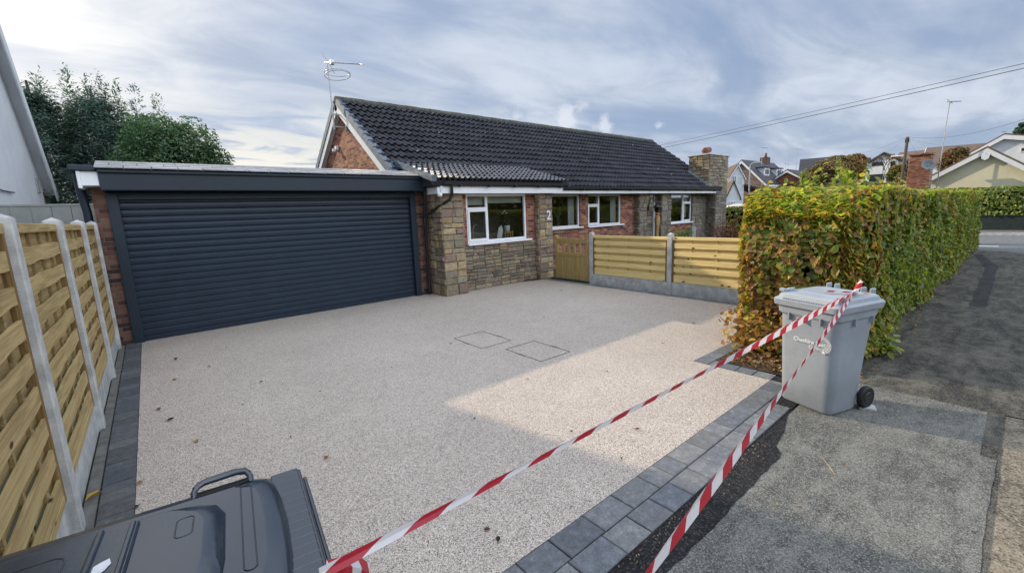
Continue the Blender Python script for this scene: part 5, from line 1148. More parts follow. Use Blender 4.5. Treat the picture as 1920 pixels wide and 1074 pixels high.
def beech_hedge():
    t = thing('hedge', (6.3, 1.8, 0), 'clipped beech hedge turning yellow and brown, behind the grey bin', 'hedge')
    x0, x1, y0, y1, zt = 5.95, 23.3, 1.15, 2.55, 2.04
    mb = MB(); nx = 40
    rings = []
    for i in range(nx+1):
        x = x0+0.42+(x1-x0-0.7)*i/nx; k = 0.03*math.sin(i*1.3)
        rings.append([(x, y0+0.27+k, 0.30), (x, y0+0.24, 1.0), (x, y0+0.26+k, zt-0.24), (x, y1-0.26, zt-0.22+k), (x, y1-0.24+k, 1.0), (x, y1-0.3, 0.30)])
    mb.loft(rings); mb.build('dark_core', M['core'], t)  # dark solid painting the shade behind the leaves
    mb = MB(); r = random.Random(5)
    for k in range(34):
        x = 6.35+k*0.5+r.uniform(-0.15, 0.15) if k > 3 else 6.22+k*0.22; y = r.uniform(1.5, 2.1) if k > 3 else (1.62, 1.95, 1.45, 2.15)[k]
        p = [Vector((x, y, 0))]
        for j in range(5): p.append(p[-1]+Vector((r.uniform(-0.08, 0.06), r.uniform(-0.08, 0.08), 0.34)))
        mb.tube(p, [0.035, 0.032, 0.028, 0.022, 0.015, 0.008], 7)
        for j in range(5 if k < 8 else 2):
            q = p[1+j % 4]; d = Vector((r.uniform(-1, 0.1), r.uniform(-0.8, 0.8), r.uniform(0.1, 0.7))).normalized(); mb.tube([q, q+d*0.16, q+d*0.3+Vector((0, 0, 0.05))], [0.014, 0.010, 0.004], 5)
    for k in range(150):  # bare twigs low on the end face
        p = Vector((r.uniform(5.95, 6.3), r.uniform(1.25, 2.45), r.uniform(0.12, 0.75))); d = Vector((r.uniform(-1, 0.3), r.uniform(-1, 1), r.uniform(-0.2, 0.7))).normalized(); l = r.uniform(0.15, 0.38)
        mb.tube([p-d*l*0.4, p+d*l*0.3+Vector((0, 0, 0.02)), p+d*l*0.6], [0.005, 0.004, 0.002], 4, cap=False)
    q = Vector((6.12, 1.72, 1.30)); mb.tube([q+Vector((0.1, -0.2, -0.1)), q+Vector((-0.06, -0.12, -0.05)), q+Vector((-0.07, 0.0, -0.06)), q+Vector((-0.03, 0.05, 0.05))], 0.014, 6); mb.tube([Vector((6.15, 1.55, 0.3)), Vector((6.10, 1.58, 0.8)), Vector((6.12, 1.6, 1.15))], [0.035, 0.03, 0.02], 8)
    mb.build('branches', M['bark'], t)
    Ps, Ns, Ss, Cs = [], [], [], []
    def addf(n, o, a, b, nrm, dens, seed, depth, bulge, kind):
        P, Nn, s, tt, dp = hedge_face(n, o, a, b, nrm, dens, seed, depth, bulge)
        P[:, 2] += (P[:, 2]/2.0)*(0.09*np.exp(-((P[:, 0]-7.2)/1.2)**2)*np.clip((P[:, 1]-1.2)/0.8, 0, 1) + 0.04*lump(P*np.array([1, 1, 0]), 1.9, 14)); P[:, 1] -= np.where(nrm[1] < 0, 0.10*np.exp(-(P[:, 2]/0.35)**2), 0.0); r = np.random.default_rng(seed+100)
        f = lump(P, 1.6, 9)
        g = palette(n, GREENS, [3, 3, 2.5, 2, 0.7], seed); au = palette(n, AUTUMN, [1.6, 1.5, 1.6, 3.2, 3.2], seed+1)
        d_ = np.clip(0.5-(P[:, 0]-x0), 0, 0.6)/0.5; P[:, 2] -= 0.26*d_**2*(P[:, 2]/2.0)**2; yc = (y0+y1)/2; P[:, 1] = yc+(P[:, 1]-yc)*(1-0.24*d_**2); P[:, 0] += np.where(P[:, 0] < 6.6, 0.12*(P[:, 2]/2.0)**2, 0)
        if kind == 'end':
            z = P[:, 2]; pa = 0.44 + 0.32*f + 0.36*(z < 0.75) - 0.10*(P[:, 1] < 1.5) + 0.25*(P[:, 1] > 2.25)
            keep = r.random(n) < np.clip(0.30+0.9*(z-0.10) - 0.18*(lump(P, 3.3, 21) > 0.55), 0.10, 1)*np.where(((P[:, 1]-1.62)/0.16)**2+((z-1.18)/0.22)**2 < 1, 0.3, 1.0)
        elif kind == 'side':
            xx = P[:, 0]; pa = np.clip(0.48 - (xx-6)*0.17, 0.06, 1) + 0.22*f + 0.12*(P[:, 2] > 1.75); z = P[:, 2]
            bare = (xx < 7.9) & (lump(P*np.array([1, 1, 0.8]), 1.4, 33) > 0.25) & (z < 1.25)
            keep = (r.random(n) < np.clip(0.75+1.2*(z-0.1), 0.45, 1)) & ~(bare & (r.random(n) < 0.75))
        else:
            pa = np.clip(0.40 - (P[:, 0]-6)*0.055, 0.06, 1)+0.25*f; keep = r.random(n) < 0.97
        m = (r.random(n) < pa)[:, None]; C = np.where(m, au, g)
        if kind == 'top': C = C*np.array([1.35, 1.35, 1.1])  # sunlit look of the hedge top put into its leaf colour
        if kind != 'top': keep &= r.random(n) < np.where(lump(P, 5.5, 51) < -0.28, 0.35, 1.0)
        sz = np.clip(0.062*np.exp(r.normal(0, 0.30, n)), 0.032, 0.115)*np.where(P[:, 0] < 7.6, 1.28, 1.0)*np.where(P[:, 0] > 10, 1.12, 1.0)
        Ps.append(P[keep]); Ns.append(Nn[keep]); Ss.append(sz[keep]); Cs.append(C[keep])
    addf(6800, (x0, y0, 0.08), (0, y1-y0, 0), (0, 0, zt-0.08), (-1, 0, 0), 'even', 1, 0.30, 0.17, 'end')
    addf(54000, (x0, y0, 0.10), (x1-x0, 0, 0), (0, 0, zt-0.10), (0, -1, 0), 'near', 2, 0.19, 0.13, 'side')
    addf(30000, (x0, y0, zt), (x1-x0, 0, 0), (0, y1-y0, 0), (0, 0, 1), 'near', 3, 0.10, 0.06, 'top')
    addf(9000, (x0, y1, 0.10), (x1-x0, 0, 0), (0, 0, zt-0.1), (0, 1, 0), 'near', 4, 0.13, 0.08, 'side')
    addf(1500, (x1, y0, 0.10), (0, y1-y0, 0), (0, 0, zt-0.1), (1, 0, 0), 'even', 5, 0.13, 0.06, 'side')
    # sprouting shoots above the top, low stray twigs with leaves
    r = np.random.default_rng(77); P = []; Nn = []
    sh = MB()
    for k in range(150):
        b = np.array([6.2+abs(r.normal(0, 2.6)), r.uniform(1.25, 2.45), 2.0]); h = r.uniform(0.05, 0.22)*(1 if r.random() < 0.5 else 0.5)
        for j in range(4): P.append(b+np.array([r.normal(0, 0.03), r.normal(0, 0.03), h*j/3])); Nn.append(r.normal(size=3))
    for k in range(85):
        b = np.array([r.uniform(5.72, 6.05), r.uniform(1.75, 2.5), r.uniform(0.1, 0.55)])
        for j in range(3): P.append(b+r.normal(0, 0.05, 3)); Nn.append(r.normal(size=3)+np.array([-0.6, 0, 0.6]))
    P = np.array(P); n = len(P); g = palette(n, GREENS, [1, 2, 1, 3, 3], 6); au = palette(n, AUTUMN, [2, 2, 3, 3, 1], 7); C = np.where((P[:, 2] < 1)[:, None] | (r.random(n) < 0.3)[:, None], au, g)
    Ps.append(P); Ns.append(np.array(Nn)); Ss.append(r.uniform(0.06, 0.10, n)); Cs.append(C)
    leaves('foliage', np.concatenate(Ps), np.concatenate(Ns), np.concatenate(Ss), np.concatenate(Cs), M['leaf'], t, 0.10, 0.32, 1)
beech_hedge()
def shrub_patch(name, label, cat, loc, centers, n, size, pal, w, seed, mat, radius, stems=None, group=None, fold=0.1, wid=0.3, upw=0.4, trunk=None):
    """a plant whose foliage fills several leafy lobes: centers = (x,y,z,rx,rz)"""
    t = thing(name, loc, label, cat, group); r = np.random.default_rng(seed)
    Ps = []
    tot = sum(c[3]*c[3]*c[4] for c in centers)
    for (x, y, z, rx, rz) in centers:
        m = max(8, int(n*rx*rx*rz/tot)); d = r.normal(size=(m, 3)); d /= np.linalg.norm(d, axis=1, keepdims=True)
        rad = 1 - np.abs(r.normal(0, 0.22, m)); rad *= 1+0.22*lump(d*3+np.array([x, y, z]), 1.0, seed)
        Ps.append(np.array([x, y, z]) + d*rad[:, None]*np.array([rx, rx, rz]))
    P = np.concatenate(Ps); m = len(P); C = palette(m, pal, w, seed+1, 0.3); f = lump(P, 0.9/radius, seed+2)
    C = C*(1+0.35*f)[:, None]
    cen = np.array(loc)+np.array([0, 0, radius]); Nn = (P-cen); Nn /= np.linalg.norm(Nn, axis=1, keepdims=True)+1e-6; Nn = Nn + r.normal(size=(m, 3))*0.6+np.array([0, 0, upw])
    leaves('crown', P, Nn, r.uniform(0.7, 1.3, m)*size, np.clip(C, 0.004, 1), mat, t, fold, wid, seed)
    mb = MB(); rr = random.Random(seed); base = Vector(loc)
    if trunk: mb.tube([base, base+Vector((0.05, 0, trunk[1]*0.5)), base+Vector((0, 0, trunk[1]))], [trunk[0], trunk[0]*0.8, trunk[0]*0.5], 8)
    for (x, y, z, rx, rz) in centers[:14]:
        s = base+Vector((0, 0, trunk[1]*0.7 if trunk else 0.02)); e = Vector((x, y, z)); k = (trunk[0]*0.35 if trunk else 0.02); mb.tube([s, s.lerp(e, 0.5)+Vector((rr.uniform(-.1, .1), rr.uniform(-.1, .1), 0.1)), e], [k, k*0.7, k*0.3], 6)
    mb.build('trunk', M['twig'], t); return t
# green hedge at the end of the front garden, hedge across the road above dark boards
def box_hedge(name, label, x0, x1, y0, y1, z0, zt, n, seed, size, pal, w):
    t = thing(name, ((x0+x1)/2, (y0+y1)/2, 0), label, 'hedge'); mb = MB()
    mb.box(x0+0.25, x1-0.25, y0+0.25, y1-0.25, z0+0.02, zt-0.25); mb.build('dark_core', M['core'], t)
    r = np.random.default_rng(seed); Ps = []; Ns = []
    for (o, a, b, nn, k) in (((x0, y0, z0), (0, y1-y0, 0), (0, 0, zt-z0), (-1, 0, 0), 0.45), ((x0, y0, zt), (x1-x0, 0, 0), (0, y1-y0, 0), (0, 0, 1), 0.3), ((x0, y0, z0), (x1-x0, 0, 0), (0, 0, zt-z0), (0, -1, 0), 0.15), ((x0, y1, z0), (x1-x0, 0, 0), (0, 0, zt-z0), (0, 1, 0), 0.1)):
        P, Nn, *_ = hedge_face(int(n*k), o, a, b, nn, 'even', seed+len(Ps), 0.12, 0.07); Ps.append(P); Ns.append(Nn)
    P = np.concatenate(Ps); C = palette(len(P), pal, w, seed, 0.3)*(1+0.25*lump(P, 1.2, seed))[:, None]
    leaves('foliage', P, np.concatenate(Ns), r.uniform(0.7, 1.3, len(P))*size, C, M['leaf_far'], t, 0.1, 0.34, seed); return t
box_hedge('hedge', 'dark green garden hedge beyond the stone chimney', 24.0, 25.0, 2.9, 14.0, 0.0, 1.78, 9000, 61, 0.11, GREENS+AUTUMN[3:], [4, 2, 4, 1, 0.5, 1, 1])
box_hedge('hedge', 'neatly squared green hedge across the road, above dark boards', 33.1, 34.3, -14, 6.5, 0.85, 2.27, 15000, 62, 0.13, GREENS, [3, 2, 3, 1.5, 0.6])
box_hedge('hedge', 'tall dark hedge across the street, only seen mirrored in the bungalow windows', -14, 60, -16.5, -14.5, 0.1, 6.2, 22000, 63, 0.4, GREENS, [3, 1, 4, 0.5, 0.1])
t = thing('board_fence', (33.2, -3, 0), 'dark green boarded fence under the hedge across the road', 'fence')
mb = MB()
for k in range(11): y = -14+k*2.0; mb.box(33.20, 33.23, y+0.06, y+1.94, 0.12, 0.86, J((1, 1, 1), 0.2))
mb.build('board_panel', M['green_wall'], t)
for k in range(12): mb = MB(); y = -14+k*2.0; mb.rbox(33.14, 33.26, y-0.05, y+0.05, 0.05, 0.95); mb.build('fence_post', M['green_wall'], t)
# reddish twiggy bush and low plants in the front garden, leafy weed under the hedge
mb = MB(); r = random.Random(8)
for k in range(90):
    a = r.uniform(0, 6.28); p = Vector((18.9+r.uniform(-0.5, 0.7), 8.2+r.uniform(-0.4, 0.4), 0)); d = Vector((0.5*math.cos(a), 0.5*math.sin(a), 1)).normalized(); l = r.uniform(0.8, 1.45)
    mb.tube([p, p+d*l*0.6, p+d*l+Vector((0.1*math.cos(a), 0, 0.05))], [0.012, 0.008, 0.003], 4, cap=False)
t = thing('bush', (18.9, 8.2, 0), 'bare reddish twiggy bush in front of the stone wall', 'bush'); mb.build('stems', plain('red_twig', (0.14, 0.05, 0.035), 0.9, 0.3, 10), t)
r2 = np.random.default_rng(3); P = np.array([18.9, 8.2, 0.75])+r2.normal(size=(500, 3))*np.array([0.5, 0.35, 0.32]); leaves('foliage', P, r2.normal(size=(500, 3)), r2.uniform(0.04, 0.08, 500), palette(500, [(0.20, 0.06, 0.04), (0.13, 0.05, 0.03), (0.30, 0.13, 0.05)], [2, 2, 1], 1), M['leaf'], t)
shrub_patch('shrub', 'small dark evergreen shrub just behind the fence post by the far window', 'shrub', (13.0, 7.1, 0), [(13.0, 7.1, 0.7, 0.4, 0.5), (13.2, 7.0, 0.95, 0.25, 0.25)], 900, 0.07, GREENS, [3, 1, 3, 0.3, 0.1], 71, M['leaf'], 0.6)
t = thing('weed', (6.95, 1.0, 0), 'pale green leafy weed at the foot of the hedge', 'weed'); r2 = np.random.default_rng(5); P = np.array([6.95, 1.02, 0.12])+r2.normal(size=(70, 3))*np.array([0.11, 0.09, 0.07]); P[:, 2] = np.abs(P[:, 2]); leaves('foliage', P, r2.normal(size=(70, 3))*0.5+np.array([0, -0.4, 1]), r2.uniform(0.07, 0.12, 70), palette(70, GREENS, [0, 3, 0, 2, 1], 2), M['leaf'], t)
mb = MB(); [mb.tube([(6.95, 1.02, 0), tuple(P[k])], 0.003, 4) for k in range(0, 30)]; mb.build('stems', M['twig'], t)
# leaf litter on the soil bed
r2 = np.random.default_rng(9); n = 700; P = np.stack([r2.uniform(5.3, 6.6, n), r2.uniform(1.25, 2.34, n), r2.uniform(0.015, 0.045, n)], 1); o = leaves('leaf_litter', P, r2.normal(size=(n, 3))*0.4+np.array([0, 0, 1]), r2.uniform(0.03, 0.07, n), palette(n, AUTUMN, [0.15, 0.3, 2, 4, 1], 4)*0.8, M['dead']); o['kind'] = 'stuff'; o['label'] = 'brown leaf litter on the soil under the hedge'; o['category'] = 'leaf litter'
n = 380; xx = 5.3+r2.random(n)*17.5; P = np.stack([xx, 1.12-np.abs(r2.normal(0, 0.10, n)), np.full(n, 0.004)], 1); o = leaves('leaf_litter', P, r2.normal(size=(n, 3))*0.3+np.array([0, 0, 1]), r2.uniform(0.02, 0.055, n), palette(n, AUTUMN, [0.3, 0.3, 2, 4, 1], 5)*0.7, M['dead']); o['kind'] = 'stuff'; o['label'] = 'dark leaf litter along the footway edge under the hedge'; o['category'] = 'leaf litter'

# conifers and broadleaf trees
def conifer(label, x, y, h, rad, n, seed, pal, spires):
    t = thing('conifer_tree', (x, y, 0), label, 'conifer', 'conifers behind the garage'); r = np.random.default_rng(seed)
    mb = MB(); mb.tube([(x, y, 0), (x, y, h*0.5), (x, y, h*0.96)], [0.22, 0.15, 0.03], 8)
    rr = random.Random(seed)
    for k in range(40): a = rr.uniform(0, 6.28); z = rr.uniform(0.8, h*0.9); q = rad*(1-(z/h)**2.2)*0.7; mb.tube([(x, y, z), (x+q*math.cos(a), y+q*math.sin(a), z+q*0.35)], [0.04, 0.012], 5)
    mb.build('trunk', M['twig'], t)
    nb = n//26; Ps = []; Ds = []; Nn = []; Sz = []
    for k in range(nb):
        zz = h*0.9*r.random()**0.85; a = r.uniform(0, 2*math.pi); pr = rad*(1-(zz/(h*1.02))**2.6)*(1+0.16*math.sin(3*a+zz*1.3)+0.12*math.sin(5*a-zz*2))
        tip = np.array([x+pr*math.cos(a), y+pr*math.sin(a), zz+0.25*r.normal()]); od = np.array([math.cos(a), math.sin(a), 0.55]); od /= np.linalg.norm(od); ln = r.uniform(0.45, 0.9)
        m = 26; tt = r.random(m); sd = np.cross(od, [0, 0, 1.0]); sp = r.normal(size=m)*0.22*(1.1-tt)
        P = tip[None]+od*(tt[:, None]-0.75)*ln + sd*sp[:, None] + np.array([0, 0, 1])*(r.normal(size=m)*0.08 - 0.10*tt**2)[:, None]
        Ps.append(P); Ds.append(od+sd*np.sign(sp)[:, None]*0.5+r.normal(size=(m, 3))*0.2); Nn.append(np.array([0, 0, 1])+od*0.4+r.normal(size=(m, 3))*0.45); Sz.append(r.uniform(0.07, 0.15, m))
    for (sx, sy, sh) in spires:
        for j in range(70):
            f = r.random()**0.7; z = sh-1.6*f; a = r.uniform(0, 6.28); q = 0.04+0.42*f*r.random()
            m = 4; base = np.array([sx+q*math.cos(a), sy+q*math.sin(a), z+0.35*q]); Ps.append(base+r.normal(size=(m, 3))*0.05); Ds.append(np.tile(np.array([math.cos(a), math.sin(a), 0.9]), (m, 1))+r.normal(size=(m, 3))*0.25); Nn.append(r.normal(size=(m, 3))+np.array([0, 0, 0.6])); Sz.append(r.uniform(0.07, 0.14, m))
    P = np.concatenate(Ps); m = len(P); C = palette(m, pal, [1]*len(pal), seed, 0.3)*(1+0.35*lump(P, 1.1, seed))[:, None]
    leaves('crown', P, np.concatenate(Nn), np.concatenate(Sz), np.clip(C, 0.004, 1), M['needle'], t, 0.05, 0.13, seed, np.concatenate(Ds))
CG = [(0.095, 0.16, 0.135), (0.075, 0.13, 0.115), (0.12, 0.19, 0.145)]
def spire(x, y, Y): p = atY(x, y, Y); return (p.x, p.y, p.z)
def cx(px, Y): return atY(px, 250, Y).x
conifer('tall dark conifer nearest the white gable, with feathery leaders', cx(70, 20), 20, 6.7, 1.5, 52000, 81, CG, [spire(66, 128, 20), spire(122, 126, 20)])
conifer('tall dark conifer in the middle of the row, behind the garage roof', cx(185, 19.3), 19.3, 6.5, 1.45, 52000, 82, CG, [spire(160, 142, 19.3), spire(186, 138, 19.3), spire(215, 150, 19.3)])
conifer('dark conifer right of the middle, with two thin leaders', cx(262, 18.7), 18.7, 5.7, 1.3, 46000, 83, CG, [spire(249, 155, 18.7), spire(293, 172, 18.7)])
p = atY(322, 216, 17.0)
DG = [(0.095, 0.17, 0.08), (0.075, 0.14, 0.07), (0.13, 0.21, 0.085)]
shrub_patch('evergreen_tree', 'rounded brighter green evergreen at the right end of the conifers', 'tree', (p.x, 17.0, 0), [(p.x+dx, 17+dy, z, rx, rz) for dx, dy, z, rx, rz in ((0, 0, 3.2, 1.25, 1.9), (-0.75, 0.2, 3.5, 0.9, 1.5), (0.62, 0, 2.7, 0.95, 1.8), (0.35, -0.2, 4.4, 0.75, 0.75), (-0.5, 0, 4.55, 0.75, 0.65), (0.85, 0, 3.7, 0.6, 0.8), (0.1, 0, 1.5, 1.3, 1.4))], 34000, 0.105, DG, [3, 3, 1], 84, M['needle'], 2.4, trunk=(0.2, 2.4), wid=0.2, upw=0.2)

# ------------------------------------------------------------------ houses up the hill
def frame_of(P, face_deg):
    """local frame: x to the viewer's right along the gable, y into the building"""
    a = R(face_deg); yv = Vector((math.cos(a), math.sin(a), 0)); xv = Vector((math.sin(a), -math.cos(a), 0))
    return Matrix(((xv.x, yv.x, 0, P[0]), (xv.y, yv.y, 0, P[1]), (0, 0, 1, P[2]), (0, 0, 0, 1)))
def gable(t, X, Wl, Wr, Ln, ez_l, ez_r, rz, wall, roof, trim, oh=0.25, z0=-1.0, tr=0.2, roof_name='roof'):
    """gabled block: gable face at local y=0; ridge over x=0 going +y; eave heights may differ"""
    mb = MB(); mb.X = X; mb.prism([(-Wl, 0, z0), (Wr, 0, z0), (Wr, 0, ez_r), (0, 0, rz), (-Wl, 0, ez_l)], (0, Ln, 0)); mb.build('wall', wall, t)
    mb = MB(); mb.X = X; th = 0.14
    for sx, w, ez in ((-1, Wl, ez_l), (1, Wr, ez_r)):
        k = (rz-ez)/w; e = w+oh; mb.prism([(0, -oh, rz+0.02), (sx*e, -oh, rz-k*e+0.02), (sx*e, -oh, rz-k*e+0.02+th), (0, -oh, rz+0.02+th)], (0, Ln+2*oh, 0), J((1, 1, 1), 0.05))
    rf = mb.build(roof_name, roof, t)
    mb = MB(); mb.X = X
    for sx, w, ez in ((-1, Wl, ez_l), (1, Wr, ez_r)):
        k = (rz-ez)/w; e = w+oh; mb.prism([(0, -oh-0.03, rz+0.03), (sx*e, -oh-0.03, rz-k*e+0.03), (sx*e, -oh-0.03, rz-k*e+0.03-tr), (0, -oh-0.03, rz+0.03-tr*1.1)], (0, 0.03, 0))
        mb.prism([(sx*(e+0.01), -oh, rz-k*e-tr*0.6), (sx*(e+0.01), -oh, rz-k*e+0.05), (sx*(e+0.04), -oh, rz-k*e+0.05), (sx*(e+0.04), -oh, rz-k*e-tr*0.6)], (0, Ln+2*oh, 0))
    mb.build('bargeboard', trim, t); return rf
def far_window(t, X, x0, x1, z0, z1, y=0.0, n=2, trim=None):
    mb = MB(); mb.X = X; f = 0.07; mb.rbox(x0, x1, y-0.05, y-0.003, z1-f, z1); mb.rbox(x0, x1, y-0.05, y-0.003, z0, z0+f)
    for k in range(n+1): x = x0+(x1-x0-f)*k/n; mb.rbox(x, x+f, y-0.052, y-0.003, z0+f, z1-f)
    w = mb.build('window', trim or M['white'], t); mb = MB(); mb.X = X; mb.quad((x0+f, y-0.02, z0+f), (x1-f, y-0.02, z0+f), (x1-f, y-0.02, z1-f), (x0+f, y-0.02, z1-f)); mb.build('pane', M['glass_far'], w)
def loc2(X, p):
    """the sight line through p met with the gable plane (local y = 0), in local coordinates"""
    I = X.inverted(); a = I @ Vector((0, 0, CH)); b = I @ p; t = a.y/(a.y-b.y); return a + (b-a)*t
def dormer_house():
    P = atX(1392, 302, 54.0); X = frame_of((P.x, P.y, 0), 0); t = thing('dormer_house', (P.x, P.y, ground_z(P.x, P.y)), 'dark roofed house with two white dormers, beyond the stone chimney', 'house')
    e = loc2(X, atX(1436, 344, 54.0)); L = 9.5
    gable(t, X, 3.2, e.x, L, e.z-0.3, e.z, P.z, M['brick_brown'], M['tile_far'], M['white'], 0.2, 0, 0.28)
    k = (P.z-e.z)/e.x
    for i, (px, yl) in enumerate(((1428, 2.3), (1452, 6.1))):
        D = X @ Matrix(((0, -1, 0, 0), (1, 0, 0, 0), (0, 0, 1, 0), (0, 0, 0, 1)))
        # dormer faces local +x: build in frame turned so that its front is local -y
        Q = X @ Matrix.Translation((e.x*0.70, yl, 0)) @ Matrix.Rotation(R(90), 4, 'Z'); zb = P.z-k*e.x*0.70; mb = MB(); mb.X = Q
        mb.prism([(-0.8, 0, zb), (0.8, 0, zb), (0.8, 0, zb+1.05), (-0.8, 0, zb+1.05)], (0, 1.6, 0)); d = mb.build('dormer', M['white_dirty'], t)
        mb = MB(); mb.X = Q; mb.box(-0.95, 0.95, -0.2, 2.0, zb+1.05, zb+1.16); mb.build('dormer_roof', M['tile_far'], d)
        mb = MB(); mb.X = Q; mb.rbox(-0.65, 0.65, -0.03, -0.002, zb+0.22, zb+0.92); w = mb.build('window', M['white'], d)
        w.name = 'dormer_window'
        for q in (-0.57, -0.15, 0.27): pass
        mb = MB(); mb.X = Q
        for q in (-0.55, -0.17, 0.21): mb.quad((q, -0.034, zb+0.3), (q+0.32, -0.034, zb+0.3), (q+0.32, -0.034, zb+0.85), (q, -0.034, zb+0.85))
        g = mb.build('dormer_pane', M['glass_far'], d)
    Q = X @ Matrix.Translation((e.x, 0, 0)) @ Matrix.Rotation(R(90), 4, 'Z'); z0 = ground_z(P.x, P.y)
    for (a, b) in ((5.6, 6.6), (7.0, 8.4)): far_window(t, Q, a, b, z0+0.9, e.z-0.25, 0, 2)
    mb = MB(); mb.X = X; mb.box(-0.5, 0.3, 6.4, 7.5, P.z-0.5, P.z+0.75); c = mb.build('chimney', M['brick_d'], t); mb = MB(); mb.X = X; mb.lathe([(0.16, 0), (0.14, 0.55)], (-0.1, 7.1, P.z+0.75), 8); mb.build('chimney_pot', M['terracotta'], c)
    # white gabled wing in front, with steep upper gable
    P2 = atX(1384, 309, 47.0); X2 = frame_of((P2.x, P2.y, 0), 34); t2 = thing('gabled_house', (P2.x, P2.y, ground_z(P2.x, P2.y)), 'white gabled house half hidden by the stone chimney', 'house')
    r_ = loc2(X2, atX(1396, 331, 47.0)); gable(t2, X2, r_.x+0.1, r_.x, 6, r_.z, r_.z, P2.z, M['white_dirty'], M['tile_brown'], M['white'], 0.12, 0, 0.14)
    q0, q1 = loc2(X2, atX(1373, 344, 47.0)), loc2(X2, atX(1381, 330, 47.0)); far_window(t2, X2, q0.x, q1.x, q0.z, q1.z, 0, 2); q0, q1 = loc2(X2, atX(1386, 344, 47.0)), loc2(X2, atX(1392, 331, 47.0)); far_window(t2, X2, q0.x, q1.x, q0.z, q1.z, 0, 2)
    mb = MB(); mb.X = X2; w = r_.x; a = loc2(X2, atX(1394, 345, 47.0)); mb.prism([(w, -0.3, a.z), (w+3.6, -0.3, a.z-1.3), (w+3.6, -0.3, a.z-1.45), (w, -0.3, a.z-0.15)], (0, 6, 0)); mb.build('side_roof', M['tile_far'], t2)
    P3 = atX(1376, 341, 38.0); X3 = frame_of((P3.x, P3.y, 0), 32); t3 = thing('white_garage', (P3.x, P3.y, 0), 'small white gabled garage at the edge of the stone chimney', 'garage'); r3 = loc2(X3, atX(1388, 371, 38.0)); gable(t3, X3, r3.x, r3.x, 5, r3.z, r3.z, P3.z, M['white_dirty'], M['tile_brown'], M['black'], 0.06, 0, 0.08)
    a, b = loc2(X3, atX(1366, 387, 38.0)), loc2(X3, atX(1379, 377, 38.0)); far_window(t3, X3, a.x, b.x, a.z, b.z, 0, 4)
    # brick gable building
    P4 = atX(1477, 320, 58.0); X4 = frame_of((P4.x, P4.y, 0), 0); t4 = thing('brick_garage', (P4.x, P4.y, ground_z(P4.x, P4.y)), 'orange brick gabled garage beside the dormer house', 'garage'); r4, l4 = loc2(X4, atX(1510, 337, 58.0)), loc2(X4, atX(1462, 330, 58.0)); gable(t4, X4, 2.1, r4.x, 7, P4.z-(P4.z-r4.z)/r4.x*2.1, r4.z, P4.z, brickmat('brick_orange', 'y', [(0.0, (0.20, 0.075, 0.04)), (0.5, (0.32, 0.115, 0.06)), (1.0, (0.38, 0.15, 0.08))]), M['tile_far'], M['white'], 0.2, 0, 0.2)
    a, b = loc2(X4, atX(1472, 362, 58.0)), loc2(X4, atX(1503, 345, 58.0)); mb = MB(); mb.X = X4; mb.rbox(-2.0, r4.x-0.1, -0.06, -0.002, a.z-1.5, b.z); mb.build('garage_door', M['brown_garage'], t4)
dormer_house()
